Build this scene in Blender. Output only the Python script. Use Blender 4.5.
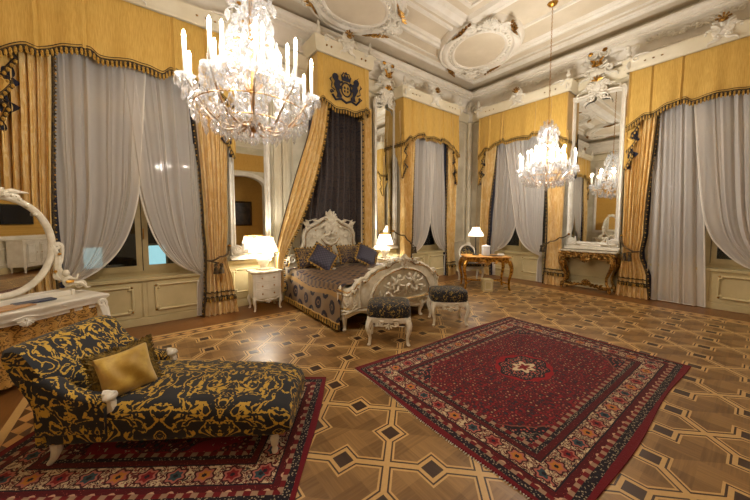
import bpy, math, random
from mathutils import Matrix, Vector
from math import sin, cos, pi, radians, sqrt, atan2, exp

for o in list(bpy.data.objects):
    bpy.data.objects.remove(o)
SC = bpy.context.scene
COL = SC.collection

# ------------------------------------------------------------------ camera
CAM = Vector((-8.15, -5.78, 1.55))
_a, _p = radians(52.5), radians(3.6)
_F0 = Vector((cos(_a), sin(_a), 0)); _R = Vector((sin(_a), -cos(_a), 0)); _U0 = Vector((0, 0, 1))
_F = _F0 * cos(_p) - _U0 * sin(_p); _U = _U0 * cos(_p) + _F0 * sin(_p)
cd = bpy.data.cameras.new('camera'); cam = bpy.data.objects.new('camera', cd); COL.objects.link(cam)
cd.sensor_width = 36; cd.lens = 299 / 750 * 36; cd.shift_y = -10 / 750
cd.clip_start = 0.05; cd.clip_end = 200
cam.matrix_world = Matrix(((_R.x, _U.x, -_F.x, CAM.x), (_R.y, _U.y, -_F.y, CAM.y), (_R.z, _U.z, -_F.z, CAM.z), (0, 0, 0, 1)))
SC.camera = cam

# ------------------------------------------------------------------ world, exposure
SC.view_settings.view_transform = 'Standard'; SC.view_settings.look = 'None'
SC.view_settings.exposure = 0.45; SC.view_settings.gamma = 1.0; SC.view_settings.use_curve_mapping = False
w = bpy.data.worlds.new('night'); SC.world = w; w.use_nodes = True
w.node_tree.nodes['Background'].inputs[0].default_value = (0.010, 0.012, 0.015, 1)
w.node_tree.nodes['Background'].inputs[1].default_value = 1.0
SC.cycles.use_denoising = True
SC.cycles.sample_clamp_indirect = 3.0
SC.cycles.max_bounces = 10; SC.cycles.diffuse_bounces = 5; SC.cycles.glossy_bounces = 5
SC.cycles.transmission_bounces = 6; SC.cycles.transparent_max_bounces = 24
SC.cycles.caustics_reflective = False; SC.cycles.caustics_refractive = False
CANDLE_W = 19.0
LAMP_W = 40.0
RNG = random.Random(7)

# ------------------------------------------------------------------ shader node helpers
class S:
    """a scalar socket with operators that add Math nodes"""
    def __init__(s, nt, sock): s.nt, s.k = nt, sock
    def m(s, op, *a, clamp=False):
        n = s.nt.nodes.new('ShaderNodeMath'); n.operation = op; n.use_clamp = clamp
        for i, v in enumerate((s,) + a):
            if isinstance(v, S): s.nt.links.new(v.k, n.inputs[i])
            else: n.inputs[i].default_value = v
        return S(s.nt, n.outputs[0])
    def __add__(s, o): return s.m('ADD', o)
    __radd__ = __add__
    def __mul__(s, o): return s.m('MULTIPLY', o)
    __rmul__ = __mul__
    def __sub__(s, o): return s.m('SUBTRACT', o)
    def __rsub__(s, o): return (s * -1) + o
    def __truediv__(s, o): return s.m('DIVIDE', o)
    def abs(s): return s.m('ABSOLUTE')
    def min(s, o): return s.m('MINIMUM', o)
    def max(s, o): return s.m('MAXIMUM', o)
    def lt(s, o): return s.m('LESS_THAN', o)
    def gt(s, o): return s.m('GREATER_THAN', o)
    def floor(s): return s.m('FLOOR')
    def frac(s): return s.m('FRACT')
    def sin(s): return s.m('SINE')
    def pw(s, o): return s.m('POWER', o)
    def pp(s, o): return s.m('PINGPONG', o)
    def sqrt(s): return s.m('SQRT')
    def mod2(s): return s.m('FLOORED_MODULO', 2.0)
    def inv(s): return 1 - s
    def sm(s, a, b):   # smoothstep
        n = s.nt.nodes.new('ShaderNodeMapRange'); n.interpolation_type = 'SMOOTHSTEP'
        s.nt.links.new(s.k, n.inputs[0]); n.inputs[1].default_value = a; n.inputs[2].default_value = b
        n.inputs[3].default_value = 0; n.inputs[4].default_value = 1
        return S(s.nt, n.outputs[0])

class Mat:
    def __init__(s, name):
        s.m = bpy.data.materials.new(name); s.m.use_nodes = True; s.nt = s.m.node_tree
        s.b = s.nt.nodes['Principled BSDF']; s.out = s.nt.nodes['Material Output']
    def new(s, t, **k):
        n = s.nt.nodes.new(t)
        for a, b in k.items(): setattr(n, a, b)
        return n
    def L(s, a, b): s.nt.links.new(a.k if isinstance(a, S) else a, b)
    def coord(s, kind='Object'):
        n = s.new('ShaderNodeTexCoord'); v = n.outputs[kind]
        x = s.new('ShaderNodeSeparateXYZ'); s.L(v, x.inputs[0])
        return v, S(s.nt, x.outputs[0]), S(s.nt, x.outputs[1]), S(s.nt, x.outputs[2])
    def vec(s, x, y, z=0.0):
        n = s.new('ShaderNodeCombineXYZ')
        for i, v in enumerate((x, y, z)):
            if isinstance(v, S): s.L(v, n.inputs[i])
            else: n.inputs[i].default_value = v
        return n.outputs[0]
    def noise(s, v, scale, detail=3, rough=.55, dist=0.0):
        n = s.new('ShaderNodeTexNoise'); s.L(v, n.inputs['Vector'])
        n.inputs['Scale'].default_value = scale; n.inputs['Detail'].default_value = detail
        n.inputs['Roughness'].default_value = rough; n.inputs['Distortion'].default_value = dist
        return S(s.nt, n.outputs[0])
    def voro(s, v, scale, feature='F1', rnd=1.0, out=0):
        n = s.new('ShaderNodeTexVoronoi', feature=feature); s.L(v, n.inputs['Vector'])
        n.inputs['Scale'].default_value = scale; n.inputs['Randomness'].default_value = rnd
        return S(s.nt, n.outputs[out])
    def mix(s, f, a, b):
        n = s.new('ShaderNodeMix', data_type='RGBA')
        if isinstance(f, S): s.L(f, n.inputs[0])
        else: n.inputs[0].default_value = f
        for i, c in ((6, a), (7, b)):
            if isinstance(c, tuple): n.inputs[i].default_value = c + (1,) if len(c) == 3 else c
            else: s.L(c, n.inputs[i])
        return n.outputs[2]
    def base(s, c, rough=.5, metal=0.0, **k):
        if isinstance(c, tuple): s.b.inputs['Base Color'].default_value = c + (1,)
        else: s.L(c, s.b.inputs['Base Color'])
        if isinstance(rough, S): s.L(rough, s.b.inputs['Roughness'])
        else: s.b.inputs['Roughness'].default_value = rough
        s.b.inputs['Metallic'].default_value = metal
        for a, b in k.items(): s.b.inputs[a.replace('_', ' ')].default_value = b
        return s
    def bump(s, h, st=.3, d=.01):
        n = s.new('ShaderNodeBump'); n.inputs['Strength'].default_value = st; n.inputs['Distance'].default_value = d
        s.L(h, n.inputs['Height']); s.L(n.outputs[0], s.b.inputs['Normal']); return s

def rgb(r, g, b):
    f = lambda c: ((c / 255 + .055) / 1.055) ** 2.4 if c > 10 else c / 255 / 12.92
    return (f(r), f(g), f(b))

# ------------------------------------------------------------------ mesh builder
I4 = Matrix.Identity(4)
def T(x=0, y=0, z=0): return Matrix.Translation((x, y, z))
def RX(a): return Matrix.Rotation(a, 4, 'X')
def RY(a): return Matrix.Rotation(a, 4, 'Y')
def RZ(a): return Matrix.Rotation(a, 4, 'Z')
def SCL(x, y, z): return Matrix.Diagonal((x, y, z, 1))

class MB:
    def __init__(s): s.v, s.f, s.uv, s.M = [], [], {}, I4
    def add(s, vs, fs, M=None, uvs=None):
        n = len(s.v); A = s.M @ (M or I4)
        s.v += [A @ Vector(p) for p in vs]
        for i, f in enumerate(fs):
            if uvs: s.uv[len(s.f)] = uvs[i]
            s.f.append([n + k for k in f])
        return s
    def box(s, c, d, M=None):
        x, y, z = c; a, b, h = d[0] / 2, d[1] / 2, d[2] / 2
        return s.add([(x + i * a, y + j * b, z + k * h) for i in (-1, 1) for j in (-1, 1) for k in (-1, 1)],
                     [(0, 1, 3, 2), (4, 6, 7, 5), (0, 4, 5, 1), (2, 3, 7, 6), (0, 2, 6, 4), (1, 5, 7, 3)], M)
    def bx(s, x0, x1, y0, y1, z0, z1, M=None):
        return s.box(((x0 + x1) / 2, (y0 + y1) / 2, (z0 + z1) / 2), (abs(x1 - x0), abs(y1 - y0), abs(z1 - z0)), M)
    def grid(s, fn, nu, nv, cu=False, cv=False, M=None, ur=1.0, vr=1.0):
        vs = []; mu = nu if cu else nu + 1; mv = nv if cv else nv + 1
        for i in range(mu):
            for j in range(mv): vs.append(fn(i / nu, j / nv))
        fs, uv = [], []
        for i in range(nu):
            for j in range(nv):
                a = (i % mu) * mv + j % mv; b = ((i + 1) % mu) * mv + j % mv
                c = ((i + 1) % mu) * mv + (j + 1) % mv; d = (i % mu) * mv + (j + 1) % mv
                fs.append((a, b, c, d))
                uv.append([(i / nu * ur, j / nv * vr), ((i + 1) / nu * ur, j / nv * vr), ((i + 1) / nu * ur, (j + 1) / nv * vr), (i / nu * ur, (j + 1) / nv * vr)])
        return s.add(vs, fs, M, uv)
    def tube(s, pts, r, seg=6, closed=False, M=None, flat=1.0):
        pts = [Vector(p) for p in pts]; n = len(pts)
        R = r if isinstance(r, (list, tuple)) else [r] * n
        vs, prev = [], None
        for i, p in enumerate(pts):
            a = pts[(i - 1) % n] if (i or closed) else p; b = pts[(i + 1) % n] if (i < n - 1 or closed) else p
            t = (b - a)
            t = t.normalized() if t.length > 1e-9 else Vector((0, 0, 1))
            if prev is None:
                up = Vector((0, 0, 1)) if abs(t.z) < .9 else Vector((1, 0, 0)); nx = t.cross(up).normalized()
            else:
                nx = prev - t * prev.dot(t); nx = nx.normalized() if nx.length > 1e-6 else prev
            prev = nx; ny = t.cross(nx)
            for k in range(seg):
                q = 2 * pi * k / seg; vs.append(p + nx * (cos(q) * R[i]) + ny * (sin(q) * R[i] * flat))
        fs = []
        for i in range(n if closed else n - 1):
            for k in range(seg):
                a = i * seg + k; b = i * seg + (k + 1) % seg; j = (i + 1) % n
                fs.append((a, b, j * seg + (k + 1) % seg, j * seg + k))
        if not closed: fs += [tuple(range(seg))[::-1], tuple((n - 1) * seg + k for k in range(seg))]
        return s.add(vs, fs, M)
    def lathe(s, prof, c=(0, 0, 0), seg=12, M=None, a0=0, a1=2 * pi):
        n = len(prof); full = abs(a1 - a0 - 2 * pi) < 1e-6; m = seg if full else seg + 1
        vs = [(c[0] + r * cos(a0 + (a1 - a0) * k / seg), c[1] + r * sin(a0 + (a1 - a0) * k / seg), c[2] + z) for k in range(m) for r, z in prof]
        fs = [((k % m) * n + i, ((k + 1) % m) * n + i, ((k + 1) % m) * n + i + 1, (k % m) * n + i + 1) for k in range(seg) for i in range(n - 1)]
        if full:
            if prof[0][0] > 1e-5: fs.append(tuple(k * n for k in range(seg))[::-1])
            if prof[-1][0] > 1e-5: fs.append(tuple(k * n + n - 1 for k in range(seg)))
        return s.add(vs, fs, M)
    def ball(s, c, r, M=None, seg=8, rings=6, e=1.0):
        r = r if isinstance(r, tuple) else (r, r, r)
        g = lambda t: abs(t) ** e * (1 if t >= 0 else -1)
        def fn(u, v):
            th = 2 * pi * u; ph = -pi / 2 + pi * v
            return (c[0] + r[0] * g(cos(ph)) * g(cos(th)), c[1] + r[1] * g(cos(ph)) * g(sin(th)), c[2] + r[2] * g(sin(ph)))
        return s.grid(fn, seg, rings, cu=True, M=M)
    def prism(s, poly, z0, z1, M=None):
        n = len(poly)
        return s.add([(x, y, z0) for x, y in poly] + [(x, y, z1) for x, y in poly],
                     [tuple(range(n))[::-1], tuple(range(n, 2 * n))] + [(i, (i + 1) % n, n + (i + 1) % n, n + i) for i in range(n)], M)
    def sweep(s, path, prof, closed=False, M=None):
        """path in local XY, profile of (offset to the left of travel, height z)"""
        n = len(path); P = [Vector((p[0], p[1])) for p in path]; vs = []
        for i in range(n):
            a = P[i] - P[i - 1] if (i or closed) else P[1] - P[0]
            b = P[(i + 1) % n] - P[i] if (i < n - 1 or closed) else P[-1] - P[-2]
            a = a.normalized(); b = b.normalized(); na = Vector((-a.y, a.x)); nb = Vector((-b.y, b.x))
            m = (na + nb); m = m.normalized() if m.length > 1e-6 else na; k = 1 / max(.35, m.dot(na))
            for o, z in prof: q = P[i] + m * (o * k); vs.append((q.x, q.y, z))
        m = len(prof); fs = []
        for i in range(n if closed else n - 1):
            j = (i + 1) % n
            for k in range(m - 1): fs.append((i * m + k, j * m + k, j * m + k + 1, i * m + k + 1))
        if not closed: fs += [tuple(range(m)), tuple((n - 1) * m + k for k in range(m))[::-1]]
        return s.add(vs, fs, M)
    def spiral(s, c, r0, turns=1.4, th=.02, M=None, tail=(0, 0), hand=1, a0=0, n=16, seg=5, flat=1.0):
        """C scroll in the local XZ plane: coil at c, opening to a tail"""
        pts, R = [], []
        for i in range(n + 1):
            t = i / n; r = r0 * (.12 + .88 * t ** 1.1); a = a0 + hand * 2 * pi * turns * (t - 1)
            pts.append((c[0] + r * cos(a), c[1], c[2] + r * sin(a))); R.append(th * (.9 + .3 * t))
        if tail != (0, 0):
            x, y, z = pts[-1]; dx, dz = -sin(a0) * hand, cos(a0) * hand; L = sqrt(tail[0] ** 2 + tail[1] ** 2)
            for i in range(1, 7):
                t = i / 6; w = 2 * t * (1 - t) * .9
                pts.append((x + w * dx * L + t * t * tail[0], y, z + w * dz * L + t * t * tail[1])); R.append(th * (1.2 - .95 * t))
        return s.tube(pts, R, seg, M=M, flat=flat)
    def leaf(s, p0, p1, w, th, M=None, bend=.15):
        a, b = Vector(p0), Vector(p1); d = b - a; L = d.length; u = d.normalized()
        side = u.cross(Vector((0, 1, 0))); side = side.normalized() if side.length > 1e-5 else Vector((1, 0, 0))
        vs, fs = [], []; n = 5
        for i in range(n + 1):
            t = i / n; ww = w * (sin(pi * (t * .85 + .1)) ** .8); q = a + d * t + side * (bend * L * sin(pi * t))
            vs += [q - side * ww, q + Vector((0, -th * sin(pi * (t * .8 + .1)), 0)), q + side * ww]
        for i in range(n):
            k = i * 3; fs += [(k, k + 1, k + 4, k + 3), (k + 1, k + 2, k + 5, k + 4)]
        return s.add(vs, fs, M)
    def shell(s, c, r, n=7, a0=20, a1=160, th=.02, M=None):
        for i in range(n):
            a = radians(a0 + (a1 - a0) * i / (n - 1)); k = r * (1 - .18 * abs(i - (n - 1) / 2) / n)
            s.tube([(c[0], c[1], c[2]), (c[0] + k * .6 * cos(a), c[1] - th * 1.2, c[2] + k * .6 * sin(a)), (c[0] + k * cos(a), c[1] - th * .4, c[2] + k * sin(a))],
                   [th * .35, th * .8, th], 5, M=M)
        s.ball((c[0], c[1] - th, c[2]), th * 1.2, M, 6, 4); return s
    def build(s, name, mat, parent=None, smooth=True, angle=40, bevel=0, mods=None):
        me = bpy.data.meshes.new(name); me.from_pydata([tuple(v) for v in s.v], [], s.f)
        if s.uv:
            ul = me.uv_layers.new(name='UVMap')
            for pi_, p in enumerate(me.polygons):
                if pi_ in s.uv:
                    for li, uvc in zip(p.loop_indices, s.uv[pi_]): ul.data[li].uv = uvc
        me.materials.append(mat.m if isinstance(mat, Mat) else mat)
        if smooth:
            me.shade_smooth()
            try: me.set_sharp_from_angle(angle=radians(angle))
            except Exception: pass
        o = bpy.data.objects.new(name, me); COL.objects.link(o)
        if parent: o.parent = parent
        if bevel:
            b = o.modifiers.new('bevel', 'BEVEL'); b.width = bevel; b.segments = 2; b.limit_method = 'ANGLE'
        return o

def tag(o, label=None, cat=None, group=None, kind=None):
    for k, v in (('label', label), ('category', cat), ('group', group), ('kind', kind)):
        if v: o[k] = v
    return o
def empty(name, loc=(0, 0, 0), rz=0, label=None, cat=None, group=None):
    o = bpy.data.objects.new(name, None); COL.objects.link(o); o.location = loc; o.rotation_euler = (0, 0, rz)
    o.empty_display_size = .1
    return tag(o, label, cat, group)
def struct(o): o['kind'] = 'structure'; return o
def copy_tree(o, parent=None, kids=None):
    if kids is None:
        kids = {}
        for q in bpy.data.objects:
            if q.parent: kids.setdefault(q.parent.name, []).append(q)
    c = o.copy(); COL.objects.link(c)
    if parent: c.parent = parent
    for ch in kids.get(o.name, []): copy_tree(ch, c, kids)
    return c
def point_light(name, loc, power, col=(1, .78, .5), r=.03, parent=None):
    l = bpy.data.lights.new(name, 'POINT'); l.energy = power; l.color = col; l.shadow_soft_size = r
    o = bpy.data.objects.new(name, l); COL.objects.link(o); o.location = loc
    if parent: o.parent = parent
    return o
# ------------------------------------------------------------------ materials
def plain(name, c, rough=.5, metal=0.0, bump=None, **k):
    m = Mat(name).base(c, rough, metal, **k)
    if bump:
        v = m.coord()[0]; m.bump(m.noise(v, bump[0], 3), bump[1], bump[2] if len(bump) > 2 else .01)
    return m
def mottled(name, a, b, scale=6, rough=.5, metal=0.0, bumps=.0, **k):
    m = Mat(name); v = m.coord()[0]; n = m.noise(v, scale, 5, .6).sm(.35, .68)
    m.base(m.mix(n, a, b), rough, metal, **k)
    if bumps: m.bump(m.noise(v, scale * 5, 3), bumps, .006)
    return m
IVORY = mottled('painted plaster ivory', rgb(214, 202, 172), rgb(226, 216, 190), 1.5, .55)
PLASTER = mottled('aged cream plaster', rgb(198, 188, 160), rgb(222, 213, 190), 2.2, .7, bumps=.06)
STUCCO = mottled('white stucco', rgb(214, 206, 188), rgb(232, 226, 212), 3.0, .6, bumps=.08)
CEIL = mottled('beige ceiling paint', rgb(205, 190, 164), rgb(218, 204, 180), 1.2, .75)
CEILW = mottled('white ceiling moulding', rgb(222, 213, 196), rgb(234, 227, 214), 2, .65)
PANELW = mottled('cream painted joinery', rgb(196, 180, 134), rgb(212, 197, 152), 1.6, .42)
CREAMF = mottled('white lacquer on carved wood', rgb(222, 214, 196), rgb(238, 232, 218), 5, .38, bumps=.05)
CARVED = mottled('aged white carving', rgb(216, 206, 182), rgb(236, 228, 208), 14, .42, bumps=.12)
GILT = mottled('worn gilding', rgb(120, 78, 26), rgb(226, 170, 74), 22, .34, .85, bumps=.2)
GILTD = mottled('dark gilding', rgb(96, 66, 30), rgb(198, 150, 74), 30, .38, .8, bumps=.3)
GOLDTOP = mottled('pale gilt wood', rgb(170, 112, 44), rgb(224, 172, 92), 14, .35, .35)
MIRROR = plain('mirror glass', (.86, .87, .84), .015, 1.0)
MARBLE = mottled('grey beige marble', rgb(180, 166, 140), rgb(224, 212, 190), 9, .18)
NAVY = mottled('navy cloth', rgb(16, 18, 34), rgb(26, 28, 48), 9, .85)
BLACKM = plain('dark metal', rgb(28, 26, 26), .4, .5)
BRASS = plain('aged brass', rgb(176, 128, 62), .3, .9)
DARKGLASS = plain('switched off screen', rgb(14, 16, 22), .12)
PAPER = plain('white paper', rgb(226, 222, 210), .7)
FRAMEWOOD = mottled('window frame paint', rgb(168, 150, 106), rgb(184, 166, 122), 3, .45)
EMBLEM = plain('navy embroidery', rgb(26, 26, 44), .8)
SILK = mottled('fringe gold', rgb(150, 110, 34), rgb(206, 164, 74), 60, .6)
ROPE = mottled('tieback rope', rgb(40, 34, 30), rgb(120, 92, 44), 90, .7)

def fabric_gold(name, a, b, stripe=False):
    m = Mat(name); v, x, y, z = m.coord('Object'); n = m.noise(m.vec(x * 60, y * 60, z * 3), 2.0, 2)
    n2 = m.noise(v, 2.3, 4)
    c = m.mix(n.sm(.3, .7), a, b)
    if stripe:   # pale damask vine of the curtain silk
        w_ = m.noise(m.vec(x * 6, y * 6, z * 2.2), 2.2, 5, .65, 1.2).sm(.47, .56)
        c = m.mix(w_ * .55, c, rgb(240, 218, 164))
    m.base(c, .62, Sheen_Weight=.25); m.bump(n + n2 * .5, .15, .004); return m
GOLDCLOTH = fabric_gold('plain gold silk', rgb(196, 154, 66), rgb(212, 172, 86))
GOLDDAM = fabric_gold('pale gold damask silk', rgb(212, 172, 96), rgb(228, 194, 124), True)
def sheer_mat():
    m = Mat('sheer voile'); nt = m.nt; nt.nodes.remove(m.b)
    d = m.new('ShaderNodeBsdfDiffuse'); d.inputs[0].default_value = rgb(236, 229, 220) + (1,)
    t = m.new('ShaderNodeBsdfTranslucent'); t.inputs[0].default_value = rgb(226, 218, 208) + (1,)
    tr = m.new('ShaderNodeBsdfTransparent')
    a = m.new('ShaderNodeMixShader'); a.inputs[0].default_value = .35; m.L(d.outputs[0], a.inputs[1]); m.L(t.outputs[0], a.inputs[2])
    lw = m.new('ShaderNodeLayerWeight'); lw.inputs[0].default_value = .5
    f = S(nt, lw.outputs[1]).sm(0.0, .75) * .22 + .70
    b = m.new('ShaderNodeMixShader'); m.L(f, b.inputs[0]); m.L(tr.outputs[0], b.inputs[1]); m.L(a.outputs[0], b.inputs[2])
    m.L(b.outputs[0], m.out.inputs[0]); return m
SHEER = sheer_mat()
def glass_mat():
    m = Mat('window glass'); nt = m.nt; nt.nodes.remove(m.b)
    g = m.new('ShaderNodeBsdfGlossy'); g.inputs['Roughness'].default_value = .02; g.inputs[0].default_value = (.9, .9, .9, 1)
    tr = m.new('ShaderNodeBsdfTransparent'); tr.inputs[0].default_value = (.8, .84, .84, 1)
    fr = m.new('ShaderNodeFresnel'); fr.inputs[0].default_value = 1.6
    b = m.new('ShaderNodeMixShader'); m.L(fr.outputs[0], b.inputs[0]); m.L(tr.outputs[0], b.inputs[1]); m.L(g.outputs[0], b.inputs[2])
    m.L(b.outputs[0], m.out.inputs[0]); return m
GLASS = glass_mat()
def crystal_mat():
    m = Mat('cut crystal'); nt = m.nt; nt.nodes.remove(m.b)
    g = m.new('ShaderNodeBsdfGlossy'); g.inputs['Roughness'].default_value = .06; g.inputs[0].default_value = (1, 1, 1, 1)
    d = m.new('ShaderNodeBsdfTranslucent'); d.inputs[0].default_value = (.62, .61, .60, 1)
    tr = m.new('ShaderNodeBsdfTransparent'); tr.inputs[0].default_value = (.97, .97, .97, 1)
    a = m.new('ShaderNodeMixShader'); a.inputs[0].default_value = .36; m.L(g.outputs[0], a.inputs[1]); m.L(d.outputs[0], a.inputs[2])
    lw = m.new('ShaderNodeLayerWeight'); lw.inputs[0].default_value = .45
    f = S(nt, lw.outputs[1]) * .55 + .30
    b = m.new('ShaderNodeMixShader'); m.L(f, b.inputs[0]); m.L(tr.outputs[0], b.inputs[1]); m.L(a.outputs[0], b.inputs[2])
    m.L(b.outputs[0], m.out.inputs[0]); return m
CRYSTAL = crystal_mat()
def emit(name, c, st, sampled=True):
    m = Mat(name); m.nt.nodes.remove(m.b); e = m.new('ShaderNodeEmission')
    e.inputs[0].default_value = c + (1,); e.inputs[1].default_value = st; m.L(e.outputs[0], m.out.inputs[0])
    if not sampled: m.m.cycles.emission_sampling = 'NONE'
    return m
BULB = emit('glowing candle bulb', (1, .86, .66), 60, False)
TEAL = emit('lit window across the street', rgb(170, 218, 224), 1.1, False)
CANDLE = plain('candle sleeve', rgb(240, 234, 220), .5)
def shade_mat():
    m = Mat('lamp shade fabric'); m.base(rgb(250, 240, 215), .8); m.b.inputs['Emission Color'].default_value = (1, .86, .66, 1)
    m.b.inputs['Emission Strength'].default_value = 1.6; m.m.cycles.emission_sampling = 'NONE'; return m
SHADE = shade_mat()

# ---- woven and damask fabrics -------------------------------------------------
def damask(name, dark, gold, su=1.0, sv=1.0, thr=.5, kind='UV', axes='xy', hl=None, rough=.75, soft=.02, ns=2.6, solid=False):
    """mirrored scrolling leaf pattern, cloth coordinates in metres"""
    m = Mat(name); v, x, y, z = m.coord(kind)
    A = {'x': x, 'y': y, 'z': z}; p, q = A[axes[0]] * su, A[axes[1]] * sv
    pm = p.pp(.5); vv = v if solid else m.vec(pm * 2.4, q * 2.4, p.floor() * 0)
    if solid:
        mp = m.new('ShaderNodeMapping'); m.L(v, mp.inputs[0]); mp.inputs['Scale'].default_value = (su, su, su); vv = mp.outputs[0]
    n1 = m.noise(vv, ns * .8, 2, .45, 2.4); n2 = m.noise(vv, ns * 3.4, 2, .5, 1.2)
    scroll = ((n1 - .5) * 17 + n2 * 2.4).sin() * .5 + .5      # long curling bands
    f = (scroll * .62 + n2 * .55).sm(thr - soft, thr + soft)
    c = m.mix(f, dark, gold)
    fine = m.noise(m.vec(p * 90, q * 90), 1, 1)
    m.base(c, rough, Sheen_Weight=.12); m.bump(f * .8 + fine * .4, .4, .004); return m
CHAISE = damask('black and gold damask upholstery', rgb(11, 12, 20), rgb(192, 154, 50), 1.35, 1.35, .84, soft=.02)
STOOLC = damask('black and gold stool damask', rgb(14, 15, 20), rgb(168, 136, 60), 4.0, 4.0, .89, 'Object', solid=True, soft=.03)
DAMWALL = damask('gold wall damask', rgb(188, 140, 54), rgb(204, 158, 72), 2.2, 2.2, .5, 'Object', 'xz', soft=.3)
DAMWALLY = damask('gold wall damask side', rgb(188, 140, 54), rgb(204, 158, 72), 2.2, 2.2, .5, 'Object', 'yz', soft=.3)
TABLESKIRT = damask('gold brown brocade', rgb(112, 78, 30), rgb(196, 148, 70), 3, 3, .6)
HEADCLOTH = damask('dark bed hanging damask', rgb(28, 22, 30), rgb(66, 50, 42), 3.2, 2.0, .62, rough=.6)

def bedspread_mat():
    m = Mat('bedspread with navy medallions'); v, x, y, z = m.coord('UV')
    p = x * 3.8; q = y * 4.2; row = q.floor(); fx = ((p + row * .5).frac() - .5) * 1.25; fy = q.frac() - .5
    n = m.noise(v, 30, 2); r = ((fx * fx) * 1.5 + fy * fy).sqrt() + (n - .5) * .12
    ring = (r - .30).abs().lt(.12); dot = r.lt(.10)
    stripes = ((x + y) * 55).sin().gt(0)
    side = m.mix(ring.max(dot), rgb(128, 108, 84), rgb(20, 20, 42))
    # checked centre field
    cx = (x * 8).frac(); cy = (y * 6.5).frac()
    chk = (cx.lt(.45)) * (cy.lt(.5)); c2 = (cx.gt(.5)) * (cy.gt(.55))
    top = m.mix(chk.max(c2 * .6), rgb(118, 92, 64), rgb(30, 27, 46))
    # rather than a separate cloth the centre field is woven into the same spread
    u_in = (x - 1.05).abs().lt(.78) * (y.gt(.62)) * (y.lt(2.5))
    c = m.mix(u_in, side, top)
    edge = ((x - 1.05).abs() - .78).abs().lt(.025)
    c = m.mix(edge, c, rgb(150, 116, 66))
    m.base(c, .6); m.bump(n + ring * .5, .25, .004); return m
SPREAD = bedspread_mat()
SHAM = damask('gold and navy pillow brocade', rgb(40, 36, 56), rgb(176, 142, 78), 3.0, 3.0, .82)
def check_mat():
    m = Mat('dark woven cushion'); v, x, y, z = m.coord('UV')
    s_ = ((x * 90).sin() * (y * 90).sin()).gt(.1)
    m.base(m.mix(s_, rgb(44, 42, 58), rgb(74, 68, 84)), .6); return m
CUSHM = check_mat()
VELVET = mottled('gold velvet', rgb(168, 130, 30), rgb(206, 170, 66), 7, .55, bumps=.1, Sheen_Weight=.6)
FUR = mottled('brown gold fringe', rgb(70, 56, 20), rgb(136, 108, 40), 60, .9, bumps=.6)

# ---- parquet ------------------------------------------------------------------
def floor_mat():
    m = Mat('inlaid parquet'); v, x, y, z = m.coord('Object'); Q = .405
    X = (x + 6.78) / Q; Y = (y + 4.18) / Q
    # distance to the nearest lattice point
    rx = X + .5; ry = Y + .5; ix = rx.floor(); iy = ry.floor(); fx = (rx.frac() - .5); fy = (ry.frac() - .5)
    cheb = fx.abs().max(fy.abs()) * Q
    # diagonal bands only cross in cells where i + j is even
    cxi = X.floor(); cyi = Y.floor(); odd = (cxi + cyi).mod2(); gx = X.frac(); gy = Y.frac()
    dg = ((gx - gy).abs()).min((gx + gy - 1).abs()) * (Q * .7071)
    band = dg + odd * 9.0
    D = (band - .042).min(cheb - .098)          # below 0 inside the strapwork
    line = (D + .0185).abs().lt(.0055)
    centre = cheb.lt(.05)
    strap = D.lt(0)
    mid = (band.lt(.0065)) * cheb.gt(.1)
    # grain turns by a quarter in each quadrant of the big cells
    quad = ((X * 1.0 + .5).floor() + (Y + .5).floor()).mod2()
    g1 = m.noise(m.vec(x * 60, y * 3), 1, 4, .6); g2 = m.noise(m.vec(x * 3 + 40, y * 60), 1, 4, .6)
    g = g1 * quad + g2 * quad.inv()
    big = m.noise(v, .9, 3)
    tri = ((gx + gy).lt(1)).m('ADD', 0.0)
    tone = (g * .65 + tri * .16 + quad * .10 + big * .25).sm(.25, .95)
    wood = m.mix(tone, rgb(104, 72, 34), rgb(158, 120, 70))
    gl = m.noise(m.vec(x * 25, y * 25), 2, 2)
    light = m.mix(gl, rgb(206, 168, 108), rgb(186, 146, 88))
    c = m.mix(strap, wood, light); c = m.mix(line, c, rgb(58, 34, 20)); c = m.mix(centre, c, m.mix(g, rgb(40, 24, 18), rgb(72, 46, 32)))
    # border: chain of triangles and plain boards next to the walls
    bx_ = (x + 4.95).abs() * -1 + 4.95; by_ = (y + 3.75).abs() * -1 + 3.75; e = bx_.min(by_)     # distance to nearest wall
    along = bx_.lt(by_); t_ = x * along.inv() + y * along
    tt = (t_ / .17).frac(); ee = (e - .9) / .12
    dia = ((tt - .5).abs() + (ee - .5).abs()).lt(.5)
    ch = m.mix(dia, rgb(84, 50, 26), rgb(196, 148, 88))
    boards = m.noise(m.vec(x * 3, y * 40), 1, 3) * along.inv() + m.noise(m.vec(x * 40, y * 3), 1, 3) * along
    plank = m.mix(boards, rgb(96, 58, 24), rgb(140, 92, 44))
    c2 = m.mix((e - .84).gt(0), plank, light); c2 = m.mix((ee.gt(0)) * (ee.lt(1)), c2, ch)
    c = m.mix(e.lt(1.08), c, c2)
    m.base(c, g * .14 + .3, Specular_IOR_Level=.5, Coat_Weight=.12, Coat_Roughness=.2); m.bump(g + strap * .3, .05, .002); return m
FLOOR = floor_mat()

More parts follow.
